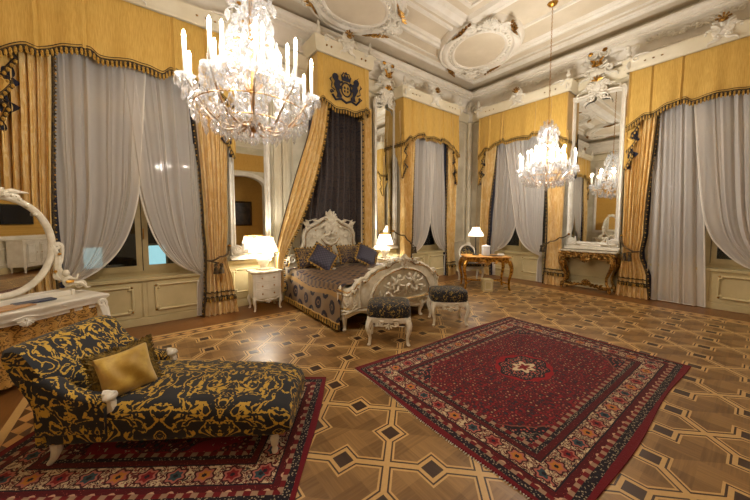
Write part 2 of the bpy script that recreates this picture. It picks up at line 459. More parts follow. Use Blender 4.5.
# ---- persian rugs ---------------------------------------------------------------
def rug_mat(name, hx, hy, field=True, s=1.0):
    m = Mat(name); v, x, y, z = m.coord('Object')
    ax = x.abs(); ay = y.abs(); ex = ax * -1 + hx; ey = ay * -1 + hy
    wob = (m.noise(v, 9, 2) - .5) * .012
    e = ex.min(ey) + wob                       # distance to the edge
    horiz = ey.lt(ex); t = x * horiz + y * horiz.inv()
    def motif(per, k=1.0):                     # repeating flower along the border
        u = ((t / per).frac() - .5) * per; return u
    R, DR, NV, IV, OR, BL, PK = rgb(118, 18, 24), rgb(78, 14, 20), rgb(26, 20, 30), rgb(206, 184, 148), rgb(196, 120, 40), rgb(40, 84, 92), rgb(178, 84, 70)
    n1 = m.voro(v, 34, 'F1', .8); n2 = m.voro(v, 60, 'F1', .9); n3 = m.noise(v, 26, 3, .6, 1.0)
    # field: dense small flower figure on red
    vn = m.new('ShaderNodeTexVoronoi'); m.L(v, vn.inputs['Vector']); vn.inputs['Scale'].default_value = 24; vn.inputs['Randomness'].default_value = .55
    vd = S(m.nt, vn.outputs[0]); sc = m.new('ShaderNodeSeparateColor'); m.L(vn.outputs[1], sc.inputs[0]); c1 = S(m.nt, sc.outputs[0]); c2_ = S(m.nt, sc.outputs[1])
    stripe = m.noise(m.vec(x * 1.2, y * 9), 2, 3)
    gr = m.mix(stripe.sm(.35, .65), rgb(96, 14, 24), rgb(132, 26, 34))
    c = m.mix((vd - .46).abs().lt(.07), gr, rgb(60, 22, 30)); c = m.mix(vd.lt(.36), c, m.mix(c1.gt(.5), rgb(44, 24, 34), rgb(88, 16, 24)))
    c = m.mix(vd.lt(.22), c, m.mix(c2_.gt(.55), rgb(160, 84, 66), m.mix(c1.gt(.4), rgb(44, 50, 60), rgb(170, 140, 104)))); c = m.mix(n2.lt(.13), c, PK)
    rr = ((x * x) * .8 + (y * y) * 1.6).sqrt()
    ang = m.new('ShaderNodeMath', operation='ARCTAN2'); m.L(y, ang.inputs[0]); m.L(x, ang.inputs[1]); an = S(m.nt, ang.outputs[0])
    if field:
        dm = (ax * .62 + ay * 1.0); lobes = (an * 8).sin() * .02
        c = m.mix((rr * 1.05 + ax * .15 + (an * 12).sin() * .008).lt(.36 * s), c, m.mix(n1.lt(.15), rgb(142, 16, 24), DR))
        med = (rr + lobes); c = m.mix(med.lt(.27 * s), c, NV); c = m.mix(med.lt(.25 * s) * n1.lt(.34), c, PK)
        c = m.mix(med.lt(.25 * s) * n2.lt(.2), c, IV)
        c = m.mix((rr + (an * 6).sin() * .03).lt(.11 * s), c, IV); c = m.mix((rr + (an * 6).sin() * .02).lt(.06 * s), c, R)
        # corner pieces
        cn = (ax + ay * 1.2 + (m.noise(v, 7, 2) - .5) * .12); lim = hx + hy * 1.2 - .42 - .80
        c = m.mix(cn.gt(lim), c, NV); c = m.mix(cn.gt(lim) * n1.lt(.30), c, PK)
        c = m.mix(cn.gt(lim + .1) * n3.gt(.60), c, rgb(150, 136, 110))
        c = m.mix((cn - lim).abs().lt(.010), c, rgb(120, 70, 56))
    else:
        med = ((ax * 1.1 + .0) .max(ay)); c = m.mix(((rr * 1.2 + (an * 8).sin() * .03) - .5).abs().lt(.09), c, rgb(140, 20, 40))
        c = m.mix(n3.gt(.66), c, IV)
    # borders from inside to outside
    def bandm(a, b): return e.gt(a) * e.lt(b)
    u1 = motif(.17); mid = .235; r1 = ((u1 * u1) + (e - mid) * (e - mid)).sqrt()
    th = m.new('ShaderNodeMath', operation='ARCTAN2'); m.L(e - mid, th.inputs[0]); m.L(u1, th.inputs[1]); tha = S(m.nt, th.outputs[0])
    r1 = r1 * ((tha * 6).sin() * .16 + 1)
    vine = ((n3 - .5).abs()).lt(.045)
    main = m.mix(vine, rgb(196, 174, 138), rgb(84, 28, 30)); main = m.mix(n3.gt(.60), main, rgb(46, 34, 40)); main = m.mix(n1.lt(.18), main, rgb(134, 40, 38))
    main = m.mix(r1.lt(.060), main, rgb(60, 18, 24)); main = m.mix(r1.lt(.048), main, rgb(164, 96, 82))
    alt = ((t / .17).floor()); a3 = (alt / 3).frac()
    main = m.mix(r1.lt(.034), main, m.mix(a3.gt(.5), m.mix(a3.gt(.2), rgb(120, 24, 30), rgb(44, 66, 72)), rgb(178, 112, 44))); main = m.mix(r1.lt(.014), main, NV)
    guard = m.mix((t * 75).sin().gt(.1), rgb(104, 20, 26), rgb(150, 120, 96))
    guard2 = m.mix(((t * 58).sin() * .02 + (e - .1)).abs().lt(.008), DR, rgb(188, 150, 120)); guard2 = m.mix(n2.lt(.14), guard2, PK)
    dk = m.mix(n2.lt(.3), NV, rgb(150, 138, 112))
    c = m.mix(e.lt(.42), c, guard); c = m.mix(e.lt(.385), c, dk); c = m.mix(e.lt(.355), c, guard2)
    c = m.mix(e.lt(.315), c, NV); c = m.mix(e.lt(.305), c, main); c = m.mix(e.lt(.165), c, NV)
    c = m.mix(e.lt(.155), c, guard2); c = m.mix(e.lt(.115), c, guard); c = m.mix(e.lt(.085), c, dk); c = m.mix(e.lt(.035), c, rgb(100, 14, 24))
    m.base(c, .92, Specular_IOR_Level=.15, Sheen_Weight=.1); m.bump(m.noise(v, 160, 2) + n1 * .3, .5, .004); return m
# ================================================================== the room
XL, YB, H = -9.9, -7.5, 5.55
def panel_frame(mb, x0, x1, z0, z1, y=0.0, prof=((0, 0), (.006, .014), (.02, .018), (.03, .008), (.036, 0)), notch=0.0, M=None):
    """raised moulding on a wall facing local -y"""
    n = notch
    if n: pts = [(x0 + n, z0), (x1 - n, z0), (x1 - n, z0 + n), (x1, z0 + n), (x1, z1 - n), (x1 - n, z1 - n), (x1 - n, z1), (x0 + n, z1), (x0 + n, z1 - n), (x0, z1 - n), (x0, z0 + n), (x0 + n, z0 + n)]
    else: pts = [(x0, z0), (x1, z0), (x1, z1), (x0, z1)]
    # local XY of the sweep -> XZ of the wall, height -> -y
    A = Matrix(((1, 0, 0, 0), (0, 0, -1, y), (0, 1, 0, 0), (0, 0, 0, 1)))
    mb.sweep(pts, list(prof), True, (M or I4) @ A)

fl = MB().bx(XL - .3, .3, YB - .3, .3, -.2, 0); struct(fl.build('floor', FLOOR, smooth=False))
fl = MB().bx(XL - .6, .6, YB - 1.6, .6, H, H + .2); struct(fl.build('ceiling', CEIL, smooth=False))

SILL, HEAD = .70, 4.35
WN = [(-8.2, .85), (-2.1, .75)]              # window centres and half widths, bed wall
WE = [(-1.75, .75), (-5.2, .85)]             # right wall (y values)
def wall_with_holes(name, a0, a1, holes, t, M, mat=PLASTER):
    m = MB(); m.M = M; xs = [a0]
    for c, h in holes: xs += [c - h, c + h]
    xs.append(a1)
    for i in range(0, len(xs), 2): m.bx(xs[i], xs[i + 1], 0, t, 0, H)
    for c, h in holes: m.bx(c - h, c + h, 0, t, 0, SILL); m.bx(c - h, c + h, 0, t, HEAD, H)
    return struct(m.build(name, mat, smooth=False))
ME = RZ(-pi / 2)          # local x -> -Y, local -y -> -X  (right wall)
wall_with_holes('wall_bed_side', XL, 0, WN, .5, I4)
wall_with_holes('wall_right', 0, 7.5, [(-c, h) for c, h in sorted(WE, reverse=True)], .5, ME)
m = MB().bx(XL - .3, XL, YB - .3, .5, 0, H); struct(m.build('wall_left', PLASTER, smooth=False))
# wall behind the camera, with an arched alcove
m = MB(); AX0, AX1, AZ = -5.75, -4.05, 3.0
m.bx(XL - .3, AX0, YB - .3, YB, 0, H); m.bx(AX1, .5, YB - .3, YB, 0, H)
arc = [(AX0, H), (AX0, AZ)] + [((AX0 + AX1) / 2 - .85 * cos(pi * k / 14), AZ + .42 * sin(pi * k / 14)) for k in range(1, 14)] + [(AX1, AZ), (AX1, H)]
m.prism(arc, 0, .3, Matrix(((1, 0, 0, 0), (0, 0, -1, YB), (0, 1, 0, 0), (0, 0, 0, 1))))
struct(m.build('wall_back', PLASTER, smooth=False))
m = MB().bx(AX0 - .4, AX1 + .4, YB - 1.5, YB - 1.4, 0, H).bx(AX0 - .5, AX0 - .4, YB - 1.5, YB - .3, 0, H).bx(AX1 + .4, AX1 + .5, YB - 1.5, YB - .3, 0, H).bx(AX0 - .5, AX1 + .5, YB - 1.5, YB - .3, -.1, 0)
struct(m.build('wall_alcove', DAMWALL, smooth=False))
m = MB(); A = Matrix(((1, 0, 0, 0), (0, 0, -1, YB), (0, 1, 0, 0), (0, 0, 0, 1)))
ap = [(AX1, 0), (AX1, AZ)] + [((AX0 + AX1) / 2 + .85 * cos(pi * k / 14), AZ + .42 * sin(pi * k / 14)) for k in range(1, 14)] + [(AX0, AZ), (AX0, 0)]
m.sweep(ap, [(0, -.02), (0, -.06), (-.05, -.07), (-.12, -.05), (-.16, -.03), (-.16, 0)], False, A)
struct(m.build('trim_alcove', CEILW))

# ---- cornice, friezes, baseboards run round the whole room ----------------------
loop = [(XL, YB), (0, YB), (0, 0), (XL, 0)]
cove = [(0, 4.86), (.05, 4.87), (.055, 4.92), (.02, 4.95)] + [(.02 + .16 * (1 - cos(pi / 2 * k / 6)), 4.95 + .25 * sin(pi / 2 * k / 6)) for k in range(7)] + \
       [(.20, 5.20), (.20, 5.24), (.24, 5.25), (.25, 5.30), (.29, 5.33), (.29, 5.37), (.10, 5.375), (.07, 5.47), (.0, 5.48)]
struct(MB().sweep(loop, cove, True).build('trim_cornice', CEILW))
struct(MB().sweep(loop, [(0, 4.56), (.05, 4.57), (.06, 4.62), (.09, 4.66), (.11, 4.72), (.12, 4.78), (.0, 4.80)], True).build('trim_frieze', IVORY))
struct(MB().sweep(loop, [(0, 0), (.03, 0), (.03, .13), (.02, .15), (.02, .17), (0, .18)], True).build('baseboard_room', PANELW))
# ceiling bands, inset rings parallel to the walls
def ring(d0x, d0y, prof, name, mat=CEILW):
    p = [(XL + d0x, YB + d0y), (-d0x, YB + d0y), (-d0x, -d0y), (XL + d0x, -d0y)]
    return struct(MB().sweep(p, [(o, H - z) for o, z in prof], True).build(name, mat))
ring(.42, .42, [(0, 0), (.01, .05), (.06, .06), (.09, .03), (.12, .03), (.14, 0)], 'trim_ceiling_outer')
ring(.66, .66, [(0, 0), (.01, .02), (.05, .025), (.06, 0)], 'trim_ceiling_bead')
ring(.98, .98, [(0, 0), (.01, .04), (.05, .07), (.12, .08), (.15, .05), (.20, .05), (.24, 0)], 'trim_ceiling_middle')
ring(1.75, 1.55, [(0, 0), (.02, .03), (.08, .04), (.1, 0)], 'trim_ceiling_inner')
def step_ring():   # stepped coffer that the centre panel sits in
    x0, y0 = 2.7, 1.75; m = MB()
    p = [(XL + x0, YB + y0), (-x0, YB + y0), (-x0, -y0), (XL + x0, -y0)]
    m.sweep(p, [(0, H), (.01, H - .06), (.07, H - .08), (.14, H - .10), (.2, H - .06), (.24, H - .06), (.3, H)], True)
    m.sweep(p, [(.45, H), (.46, H - .03), (.52, H - .035), (.54, H)], True)
    return struct(m.build('trim_ceiling_centre', CEILW))
step_ring()

# ---- stucco ornaments -------------------------------------------------------------
def scrollpair(m, x, z, s=1.0, th=.02, y=-.03, M=None):
    for h in (-1, 1):
        A = (M or I4) @ T(x, y, z) @ SCL(h, 1, 1)
        m.spiral((.10 * s, 0, .02 * s), .07 * s, 1.3, th * s, A, tail=(.16 * s, -.05 * s), hand=-1, a0=pi / 2)
        m.spiral((.09 * s, 0, -.10 * s), .05 * s, 1.2, th * s * .8, A, tail=(.12 * s, -.10 * s), hand=1, a0=-pi / 2)
        m.leaf((.05 * s, -.01, .05 * s), (.17 * s, -.02, .15 * s), .05 * s, .04 * s, A)
        m.leaf((.02 * s, -.01, .08 * s), (.05 * s, -.02, .22 * s), .045 * s, .04 * s, A)
def cartouche(m, x, z, s=1.0, M=None, y=-.04):
    A = (M or I4) @ T(x, y, z)
    m.ball((0, 0, 0), (.12 * s, .05 * s, .10 * s), A, 12, 8)
    m.tube([(.14 * s * cos(t), -.02 * s, .12 * s * sin(t)) for t in [2 * pi * k / 14 for k in range(14)]], .018 * s, 5, True, A)
    m.shell((0, -.02 * s, .11 * s), .17 * s, 7, 25, 155, .022 * s, A)
    scrollpair(m, 0, -.02 * s, s * .95, .034, -.02, A)
    for h in (-1, 1):
        for q in range(3): m.ball((h * (.13 + .05 * q) * s, -.02, (.10 - .05 * q) * s), (.035 * s, .03 * s, .032 * s), A, 7, 5)
def medallion(cx, cy, a, b, ang, label):
    """ceiling oval; local X,Y on the ceiling, hanging down"""
    M0 = T(cx, cy, H) @ RZ(ang)
    pt = lambda r, t: (a * r * cos(t), b * r * sin(t))
    el = [pt(1, 2 * pi * k / 48) for k in range(48)]
    root = struct(MB().sweep(el, [(.03, -.10), (.01, -.13), (-.03, -.14), (-.06, -.11), (-.13, -.11), (-.17, -.15), (-.23, -.14), (-.27, -.11), (-.31, -.12), (-.35, -.07), (-.37, 0)], True, M0).build('trim_' + label, CEILW))
    MB().prism([(x * .985, y * .985) for x, y in el], -.112, .0, M0).build('plaster_oval', CEIL, root, smooth=False)
    m = MB(); g = MB()
    for k in range(44):
        t = 2 * pi * k / 44; x, y = pt(1.13, t); m.ball((x * 1.0, y, -.115), .03, M0, 6, 4)
    DOWN = Matrix(((1, 0, 0, 0), (0, 0, 1, 0), (0, 1, 0, -.07), (0, 0, 0, 1)))    # ornaments' XZ plane -> ceiling XY, -y -> down
    DOWN = Matrix(((1, 0, 0, 0), (0, 0, 1, 0), (0, 1, 0, -.10), (0, 0, 0, 1)))
    for t, s in ((0, 1.15), (pi, 1.15)):
        x, y = pt(1.28, t); A = M0 @ T(x, y, 0) @ RZ(t - pi / 2) @ DOWN
        cartouche(m, 0, .05, s * .8, A)
        for h in (-1, 1):
            m.spiral((h * .30 * s, -.02, -.08), .12 * s, 1.4, .03 * s, A, tail=(h * .16 * s, -.12 * s), hand=-h, a0=pi / 2)
    for t in (pi / 4, 3 * pi / 4, -pi / 4, -3 * pi / 4):
        x, y = pt(1.36, t); A = M0 @ T(x, y, 0) @ RZ(atan2(y, x) - pi / 2) @ DOWN
        h = 1 if cos(t) * sin(t) > 0 else -1
        g.tube([(-h * .26, -.02, -.06), (-h * .08, -.05, .02), (h * .08, -.05, .05), (h * .22, -.04, .12), (h * .34, -.03, .16)], [.008, .03, .04, .025, .006], 6, M=A, flat=.6)
        for q in range(4): g.leaf((h * (.02 + .08 * q), -.03, .04 + .03 * q), (h * (.10 + .09 * q), -.05, .15 + .03 * q), .035, .03, A)
        m.tube([(-h * .4, -.02, -.10), (-h * .2, -.04, -.04), (0, -.04, -.02), (h * .2, -.04, .03)], [.01, .03, .03, .012], 6, M=A)
    for o in (m.build('stucco_ornament', STUCCO, root), g.build('gilded_leaves', GILTD, root)): pass
medallion(-1.93, -1.58, .72, .56, pi / 4, 'medallion_corner')
medallion(-4.95, -1.05, .62, .45, 0, 'medallion_middle')
medallion(-7.97, -1.58, .72, .56, 3 * pi / 4, 'medallion_left')

# gilded crests of the frieze and piers
def bracket(M, name):
    m = MB(); g = MB()
    for h in (-1, 1):
        A = M @ SCL(h, 1, 1)
        m.spiral((.13, -.12, .22), .09, 1.4, .032, A, tail=(.03, -.34), hand=-1, a0=pi)
        m.spiral((.20, -.10, -.12), .10, 1.3, .03, A, tail=(.16, -.1), hand=1, a0=-pi / 2)
        g.ball((.13, -.18, .25), (.05, .03, .04), A, 6, 5); g.leaf((.04, -.17, -.02), (.13, -.19, .12), .03, .03, A)
        m.leaf((.2, -.1, .2), (.3, -.12, .42), .05, .04, A)
    m.shell((0, -.12, -.1), .22, 7, 15, 165, .03, M); m.ball((0, -.12, -.16), (.14, .06, .09), M, 10, 6)
    g.shell((0, -.18, -.05), .11, 5, 30, 150, .016, M); g.tube([(-.1, -.17, -.02), (0, -.2, -.05), (.1, -.17, -.02)], .014, 5, M=M)
    r = struct(m.build(name, STUCCO)); g.build('gilding', GILT, r); return r
bracket(T(-3.48, -.04, 4.96), 'trim_crest'); bracket(T(-6.62, -.04, 4.96), 'trim_crest')
bracket(ME @ T(3.38, -.04, 4.96), 'trim_crest')
# corner capital
def corner_cap():
    M = T(-.04, -.04, 4.93) @ RZ(-pi / 4); m = MB()
    for h in (-1, 1):
        A = M @ SCL(h, 1, 1)
        m.spiral((.12, -.10, .10), .08, 1.4, .03, A, tail=(.03, -.22), hand=-1, a0=pi)
        m.leaf((.03, -.12, -.2), (.12, -.16, .12), .05, .05, A)
    m.lathe([(.07, -.36), (.1, -.34), (.09, -.28), (.12, -.2), (.15, -.1), (.17, -.08)], (0, -.05, 0), 10, M)
    m.leaf((0, -.13, -.2), (0, -.18, .15), .06, .05, M); m.shell((0, -.16, .1), .12, 5, 30, 150, .02, M)
    struct(m.build('trim_corner_capital', STUCCO))
    m = MB(); m.lathe([(.10, .75), (.10, .8), (.075, .84), (.07, 4.5), (.09, 4.55)], (-.08, -.08, 0), 16); m.bx(-.2, 0, -.2, 0, 0, .75)
    struct(m.build('trim_corner_column', IVORY))
corner_cap()
# low relief on the frieze between pelmets and cornice
def frieze_relief(M, name, n=1):
    m = MB()
    for h in (-1, 1):
        A = M @ SCL(h, 1, 1)
        for q in range(4):
            m.spiral((.16 + .16 * q, 0, .02 * (-1) ** q), .05 - .006 * q, 1.2, .012, A, tail=(.12, .03 * (-1) ** q), hand=1 - 2 * (q % 2), a0=pi / 2)
            m.leaf((.12 + .15 * q, 0, .0), (.22 + .15 * q, -.01, .07 * (-1) ** q), .022, .02, A)
    m.shell((0, 0, 0), .12, 7, 10, 170, .016, M)
    return struct(m.build(name, STUCCO))
for M in (T(-8.2, -.11, 5.08), T(-4.95, -.11, 5.08), T(-2.1, -.11, 5.08), ME @ T(1.75, -.11, 5.08), ME @ T(5.2, -.11, 5.08), ME @ T(4.35, -.11, 5.08), ME @ T(2.75, -.11, 5.08)):
    frieze_relief(M, 'trim_relief')

# ---- windows -----------------------------------------------------------------------
def window(n, c, hw, M):
    m = MB(); y = .02; t = .06; mb = lambda a, b, z0, z1: m.bx(c + a, c + b, y, y + t + .02, z0, z1, M)
    mb(-hw, -hw + .07, SILL, HEAD); mb(hw - .07, hw, SILL, HEAD); mb(-hw + .07, hw - .07, SILL, SILL + .078); mb(-hw + .07, hw - .07, HEAD - .08, HEAD)
    mb(-hw + .07, hw - .07, 3.195, 3.28)
    root = struct(m.build('window_%d' % n, FRAMEWOOD, smooth=False))
    for h in (-1, 1):
        s = MB(); a, b = sorted((0.005 * h, h * (hw - .08)))
        for q in ((a, a + .07, SILL + .08, 3.19), (b - .07, b, SILL + .08, 3.19), (a + .07, b - .07, SILL + .08, SILL + .17), (a + .07, b - .07, 3.1, 3.19)):
            s.bx(c + q[0], c + q[1], y - .02, y + .05, q[2], q[3], M)
        sa = s.build('sash', FRAMEWOOD, root, smooth=False)
        MB().bx(c + a + .05, c + b - .05, y + .012, y + .02, SILL + .15, 3.13, M).build('pane', GLASS, sa, smooth=False)
        MB().bx(c + min(0, h * (hw - .06)), c + max(0, h * (hw - .06)), y + .03, y + .038, 3.27, HEAD - .07, M).build('pane', GLASS, root, smooth=False)
    h = MB(); h.bx(c + .012, c + .03, y - .035, y - .02, 1.28, 1.44, M); h.tube([(c + .02, y - .05, 1.40), (c + .02, y - .05, 1.28)], .008, 6, M=M)
    h.build('window_handle', BRASS, root)
    s = MB(); s.bx(c - hw, c + hw, 0, y, SILL - .002, SILL + .015, M); s.bx(c - hw - .34, c + hw + .34, -.235, 0.001, SILL - .03, SILL + .015, M)
    s.build('window_sill', PANELW, root, smooth=False)
    # panelled cupboard front below the sill
    p = MB(); p.bx(c - hw - .3, c + hw + .3, -.19, 0, 0, SILL - .03, M)
    for a, b in ((-hw - .3, -.04), (.04, hw + .3)):
        p.bx(c + a + .0, c + b, -.202, -.19, .12, SILL - .04, M)
    p.bx(c - hw - .32, c + hw + .32, -.215, -.19, 0, .11, M); p.bx(c - .02, c + .02, -.21, -.19, .1, SILL - .03, M)
    for a, b in ((-hw - .3, -.04), (.04, hw + .3)):
        panel_frame(p, c + a + .08, c + b - .08, .19, SILL - .1, -.202, ((0, 0), (.005, .022), (.02, .028), (.032, .014), (.04, 0)), notch=.035, M=M)
        for xx in (c + a + .10, c + b - .10):
            for zz in (.21, SILL - .12): MB().ball((xx, -.21, zz), (.016, .008, .016), M, 6, 4).build('gilt_corner', GILTD, root)
    p.build('under_window_panelling', PANELW, root, smooth=False, bevel=.003)
    return root
window(1, WN[0][0], WN[0][1], I4); window(2, WN[1][0], WN[1][1], I4)
window(3, -WE[0][0], WE[0][1], ME); window(4, -WE[1][0], WE[1][1], ME)

# ---- wall panelling and pilasters --------------------------------------------------
def pilaster(m, x, M, w=.14, z0=.0, z1=4.5):
    m.bx(x - w / 2, x + w / 2, -.06, 0, z0, z1, M); m.bx(x - w / 2 - .015, x + w / 2 + .015, -.075, 0, z0, z0 + .16, M)
    m.bx(x - w / 2 - .015, x + w / 2 + .015, -.08, 0, z1 - .08, z1, M); panel_frame(m, x - w / 2 + .03, x + w / 2 - .03, .85, z1 - .2, -.06, ((0, 0), (.004, .008), (.012, .008), (.016, 0)), M=M)
m = MB()
for x in (-7.12, -6.10, -5.93, -3.97, -2.98): pilaster(m, x, I4)
for x in (2.7, 4.06): pilaster(m, x, ME, .1)
struct(m.build('trim_pilasters', IVORY, smooth=False))
m = MB()                                       # dado panels
for a, b, M in ((-7.05, -6.17, I4), (-3.9, -3.05, I4), (2.78, 3.98, ME)):
    m.bx(a, b, -.05, 0, .16, .80, M); panel_frame(m, a + .1, b - .1, .26, .70, -.05, notch=.04, M=M); m.bx(a, b, -.10, 0, .80, .85, M)
struct(m.build('trim_dado', PANELW, smooth=False))
m = MB(); panel_frame(m, -5.8, -4.1, .3, 4.4, 0)
for a, b in ((-1.22, -.62), ): panel_frame(m, a, b, .9, 4.3, 0)
panel_frame(m, .3, .9, .9, 4.3, 0, M=ME); panel_frame(m, .2, .9, .9, 4.3, 0, M=RZ(0) @ T(-1.1, 0, 0))
struct(m.build('trim_wall_panels', IVORY))

# left wall and back wall: gold damask fields in white frames (seen in the mirrors)
PF = ((-.02, 0), (-.02, .03), (.01, .05), (.05, .06), (.08, .03), (.10, .03), (.11, 0))
m = MB(); f = MB(); MW = T(XL, 0, 0) @ RZ(pi / 2); MS = T(0, YB, 0) @ RZ(pi)
for a, b in ((-7.1, -5.2), (-4.7, -2.4), (-2.0, -.5)):
    f.bx(a, b, -.012, 0, 1.0, 4.2, MW); panel_frame(m, a, b, 1.0, 4.2, 0, PF, M=MW); panel_frame(m, a, b, .25, .75, 0, M=MW)
for a, b in ((.5, 3.2), (6.3, 7.9), (8.2, 9.6)):
    f.bx(a, b, -.012, 0, 1.0, 4.2, MS); panel_frame(m, a, b, 1.0, 4.2, 0, PF, M=MS); panel_frame(m, a, b, .25, .75, 0, M=MS)
r = struct(m.build('trim_damask_frames', CEILW)); struct(f.build('trim_damask_field', DAMWALLY, r, smooth=False))
m = MB().bx(AX0, AX1, YB, YB + .012, 3.62, 4.3); struct(m.build('trim_overdoor_field', DAMWALL, smooth=False))
HEM = plain('white voile hem', rgb(226, 220, 208), .8)
# ================================================================== curtains and pelmets
def lerp(tab, x):
    if x <= tab[0][0]: return tab[0][1]
    for (a, p), (b, q) in zip(tab, tab[1:]):
        if x <= b: return p + (q - p) * (x - a) / (b - a)
    return tab[-1][1]
def slerp(tab, x):
    if x <= tab[0][0]: return tab[0][1]
    for (a, p), (b, q) in zip(tab, tab[1:]):
        if x <= b:
            t = (x - a) / (b - a); t = t * t * (3 - 2 * t); return p + (q - p) * t
    return tab[-1][1]
def fringe(m, g, pts, ln=.05, step=.03, r=.011, out=Vector((0, -1, 0))):
    """braid m along pts and bobbles g hanging from it"""
    P = [Vector(p) for p in pts]; m.tube([p + out * .008 for p in P], .012, 5)
    m.tube([p + out * .008 + Vector((0, 0, .035)) for p in P], .006, 4)
    acc = 0; k = 0
    for a, b in zip(P, P[1:]):
        L = (b - a).length
        while acc < L:
            p = a.lerp(b, acc / L) + out * (.008 + .008 * (k % 2)); d = ln * (.75 + .25 * (k % 2))
            g[k % 2].ball((p.x, p.y, p.z - d * .6), (r, r, d * .55), None, 5, 4); acc += step; k += 1
        acc -= L
BOB = mottled('black and gold bobbles', rgb(24, 20, 24), rgb(96, 74, 30), 30, .8)
def pelmet(name, c, hw, M, label, top=4.5, crest=True):
    root = empty(name, label=label, cat='pelmet', group='gold pelmets over the windows'); D = .39
    # white cornice board with moulded edge
    b = MB(); path = [(c - hw - .03, 0), (c - hw - .03, -D - .03), (c + hw + .03, -D - .03), (c + hw + .03, 0)]
    b.sweep(path, [(0, top), (-.015, top), (-.02, top + .04), (-.045, top + .07), (-.05, top + .15), (-.075, top + .19), (-.075, top + .22), (.10, top + .22), (.10, top + .2), (.02, top + .19), (.02, top)], False, M)
    b.bx(c - hw - .03, c + hw + .03, -D - .03, -.02, top + .19, top + .215, M)
    b.build('cornice_board', IVORY, root)
    o = MB(); g = MB()
    cartouche(o, c, top + .20, .85, M, -D - .07); g.shell((c, -D - .15, top + .34), .10, 5, 20, 160, .018, M); g.ball((c, -D - .16, top + .33), (.06, .03, .03), M, 8, 5)
    for h in (-1, 1):
        A = M @ T(c + h * (hw + .0), 0, 0) @ SCL(h, 1, 1)
        fi = MB(); fi.lathe([(.05, 0), (.065, .05), (.03, .1), (.045, .15), (.02, .2), (.03, .24), (0, .28)], (-.0, -D - .05, top + .2), 8, A)
        fi.spiral((-.12, -D - .09, top + .2), .06, 1.3, .02, A, tail=(-.22, -.05), hand=1, a0=pi / 2)
        fi.leaf((-.02, -D - .09, top + .18), (-.02, -D - .1, top + .02), .035, .03, A); fi.build('finial', STUCCO, root)
        [MB().ball((-.25 - .12 * q, -D - .085, top + .11), (.02, .012, .014), A, 6, 4).build('gilt_stud', GILTD, root) for q in range(3)]
    o.build('crest', STUCCO, root); g.build('gilding', GILTD, root)
    # cloth: the front and both returns, with box pleats and a shaped hem
    bot = [(0, 3.70), (.10, 3.69), (.26, 3.66), (.34, 3.735), (.50, 3.69), (.72, 3.58), (.76, 3.60), (1.0, 3.42)]
    def cloth(u, v):
        L = hw * 2 + 2 * D; s = u * L
        if s < D: x, y, k = c - hw, -s, 1.0
        elif s < D + 2 * hw: x, y = c - hw + (s - D), -D; k = abs(x - c) / hw
        else: x, y, k = c + hw, -D + (s - D - 2 * hw), 1.0
        zb = slerp(bot, k) if k < 1 else bot[-1][1] - (.05 if 0 else 0)
        z = top + (zb - top) * v
        f = 0
        if D <= s <= D + 2 * hw:
            for q in (-.98, -.70, -.38, .38, .70, .98):
                d = (x - c) / hw - q; f += .020 * exp(-(d / .022) ** 2) * (1 if q * d < 0 else -1)
            y += f + (.012 * sin((x - c) * 11 + c) + .008 * sin((x - c) * 23)) * (.3 + v) - .035 * v
        return (x, y, z)
    m = MB(); m.grid(cloth, 110, 10, M=M, ur=hw * 2 + 2 * D, vr=1.0); m.build('valance', GOLDCLOTH, root)
    pts = [Vector(M @ Vector(cloth(i / 120, 1.0))) for i in range(121)]; outv = (M.to_3x3() @ Vector((0, -1, 0)))
    br = MB(); bo = (MB(), MB()); fringe(br, bo, pts, .085, .024, .015, outv); fr = br.build('braid', BOB, root)
    bo[0].build('bobble_fringe', BOB, root)['kind'] = 'stuff'; bo[1].build('bobble_fringe', SILK, root)['kind'] = 'stuff'
    # cascading tails (jabots) at both ends, gold with navy lining
    for h in (-1, 1):
        xe = c + h * hw
        jb = MB(); ln = MB(); br = MB(); bo = (MB(), MB())
        zig = [(2.60, .015), (2.64, .05), (2.88, .15), (2.94, .06), (3.16, .19), (3.22, .09), (3.44, .23), (3.50, .14), (3.62, .20)]
        def tail(u, v, off=0.0, ex=0.0):
            z = 3.64 - 1.04 * v; wd = lerp(zig, z) + ex
            return (xe - h * (-.02 + u * wd), -D + .015 + .015 * cos(u * 9 + z * 9) + off, z)
        jb.grid(tail, 6, 40, M=M, ur=.3, vr=1.0); ln.grid(lambda u, v: tail(u, v, .012, .045 * (1 + sin(v * 20))), 6, 40, M=M)
        jb.build('cascade_tail', GOLDCLOTH, root); ln.build('tail_lining', NAVY, root)
        side = MB().grid(lambda u, v: (xe - h * .004 + .012 * sin(u * 20) , -.06 - (D - .06) * u, 3.62 + ((2.60 + .75 * (1 - u)) - 3.62) * v), 16, 6, M=M); side.build('cascade_tail', GOLDCLOTH, root)
        pt = [Vector(M @ Vector(tail(1.0, i / 40))) for i in range(2, 41)]; fringe(br, bo, pt, .045, .03, .018, outv)
        br.build('tail_braid', BOB, root); bo[0].build('bobble_fringe', BOB, root)['kind'] = 'stuff'; bo[1].build('bobble_fringe', SILK, root)['kind'] = 'stuff'
    return root
pelmet('window_pelmet', -8.2, 1.27, I4, 'gold cloth pelmet nearest the dressing table on the bed wall')
pelmet('window_pelmet', -2.12, 1.06, I4, 'gold cloth pelmet on the bed wall beside the corner')
pelmet('window_pelmet', 1.76, 1.15, ME, 'gold cloth pelmet behind the small far chandelier')
pelmet('window_pelmet', 5.2, 1.22, ME, 'gold cloth pelmet right of the console mirror')

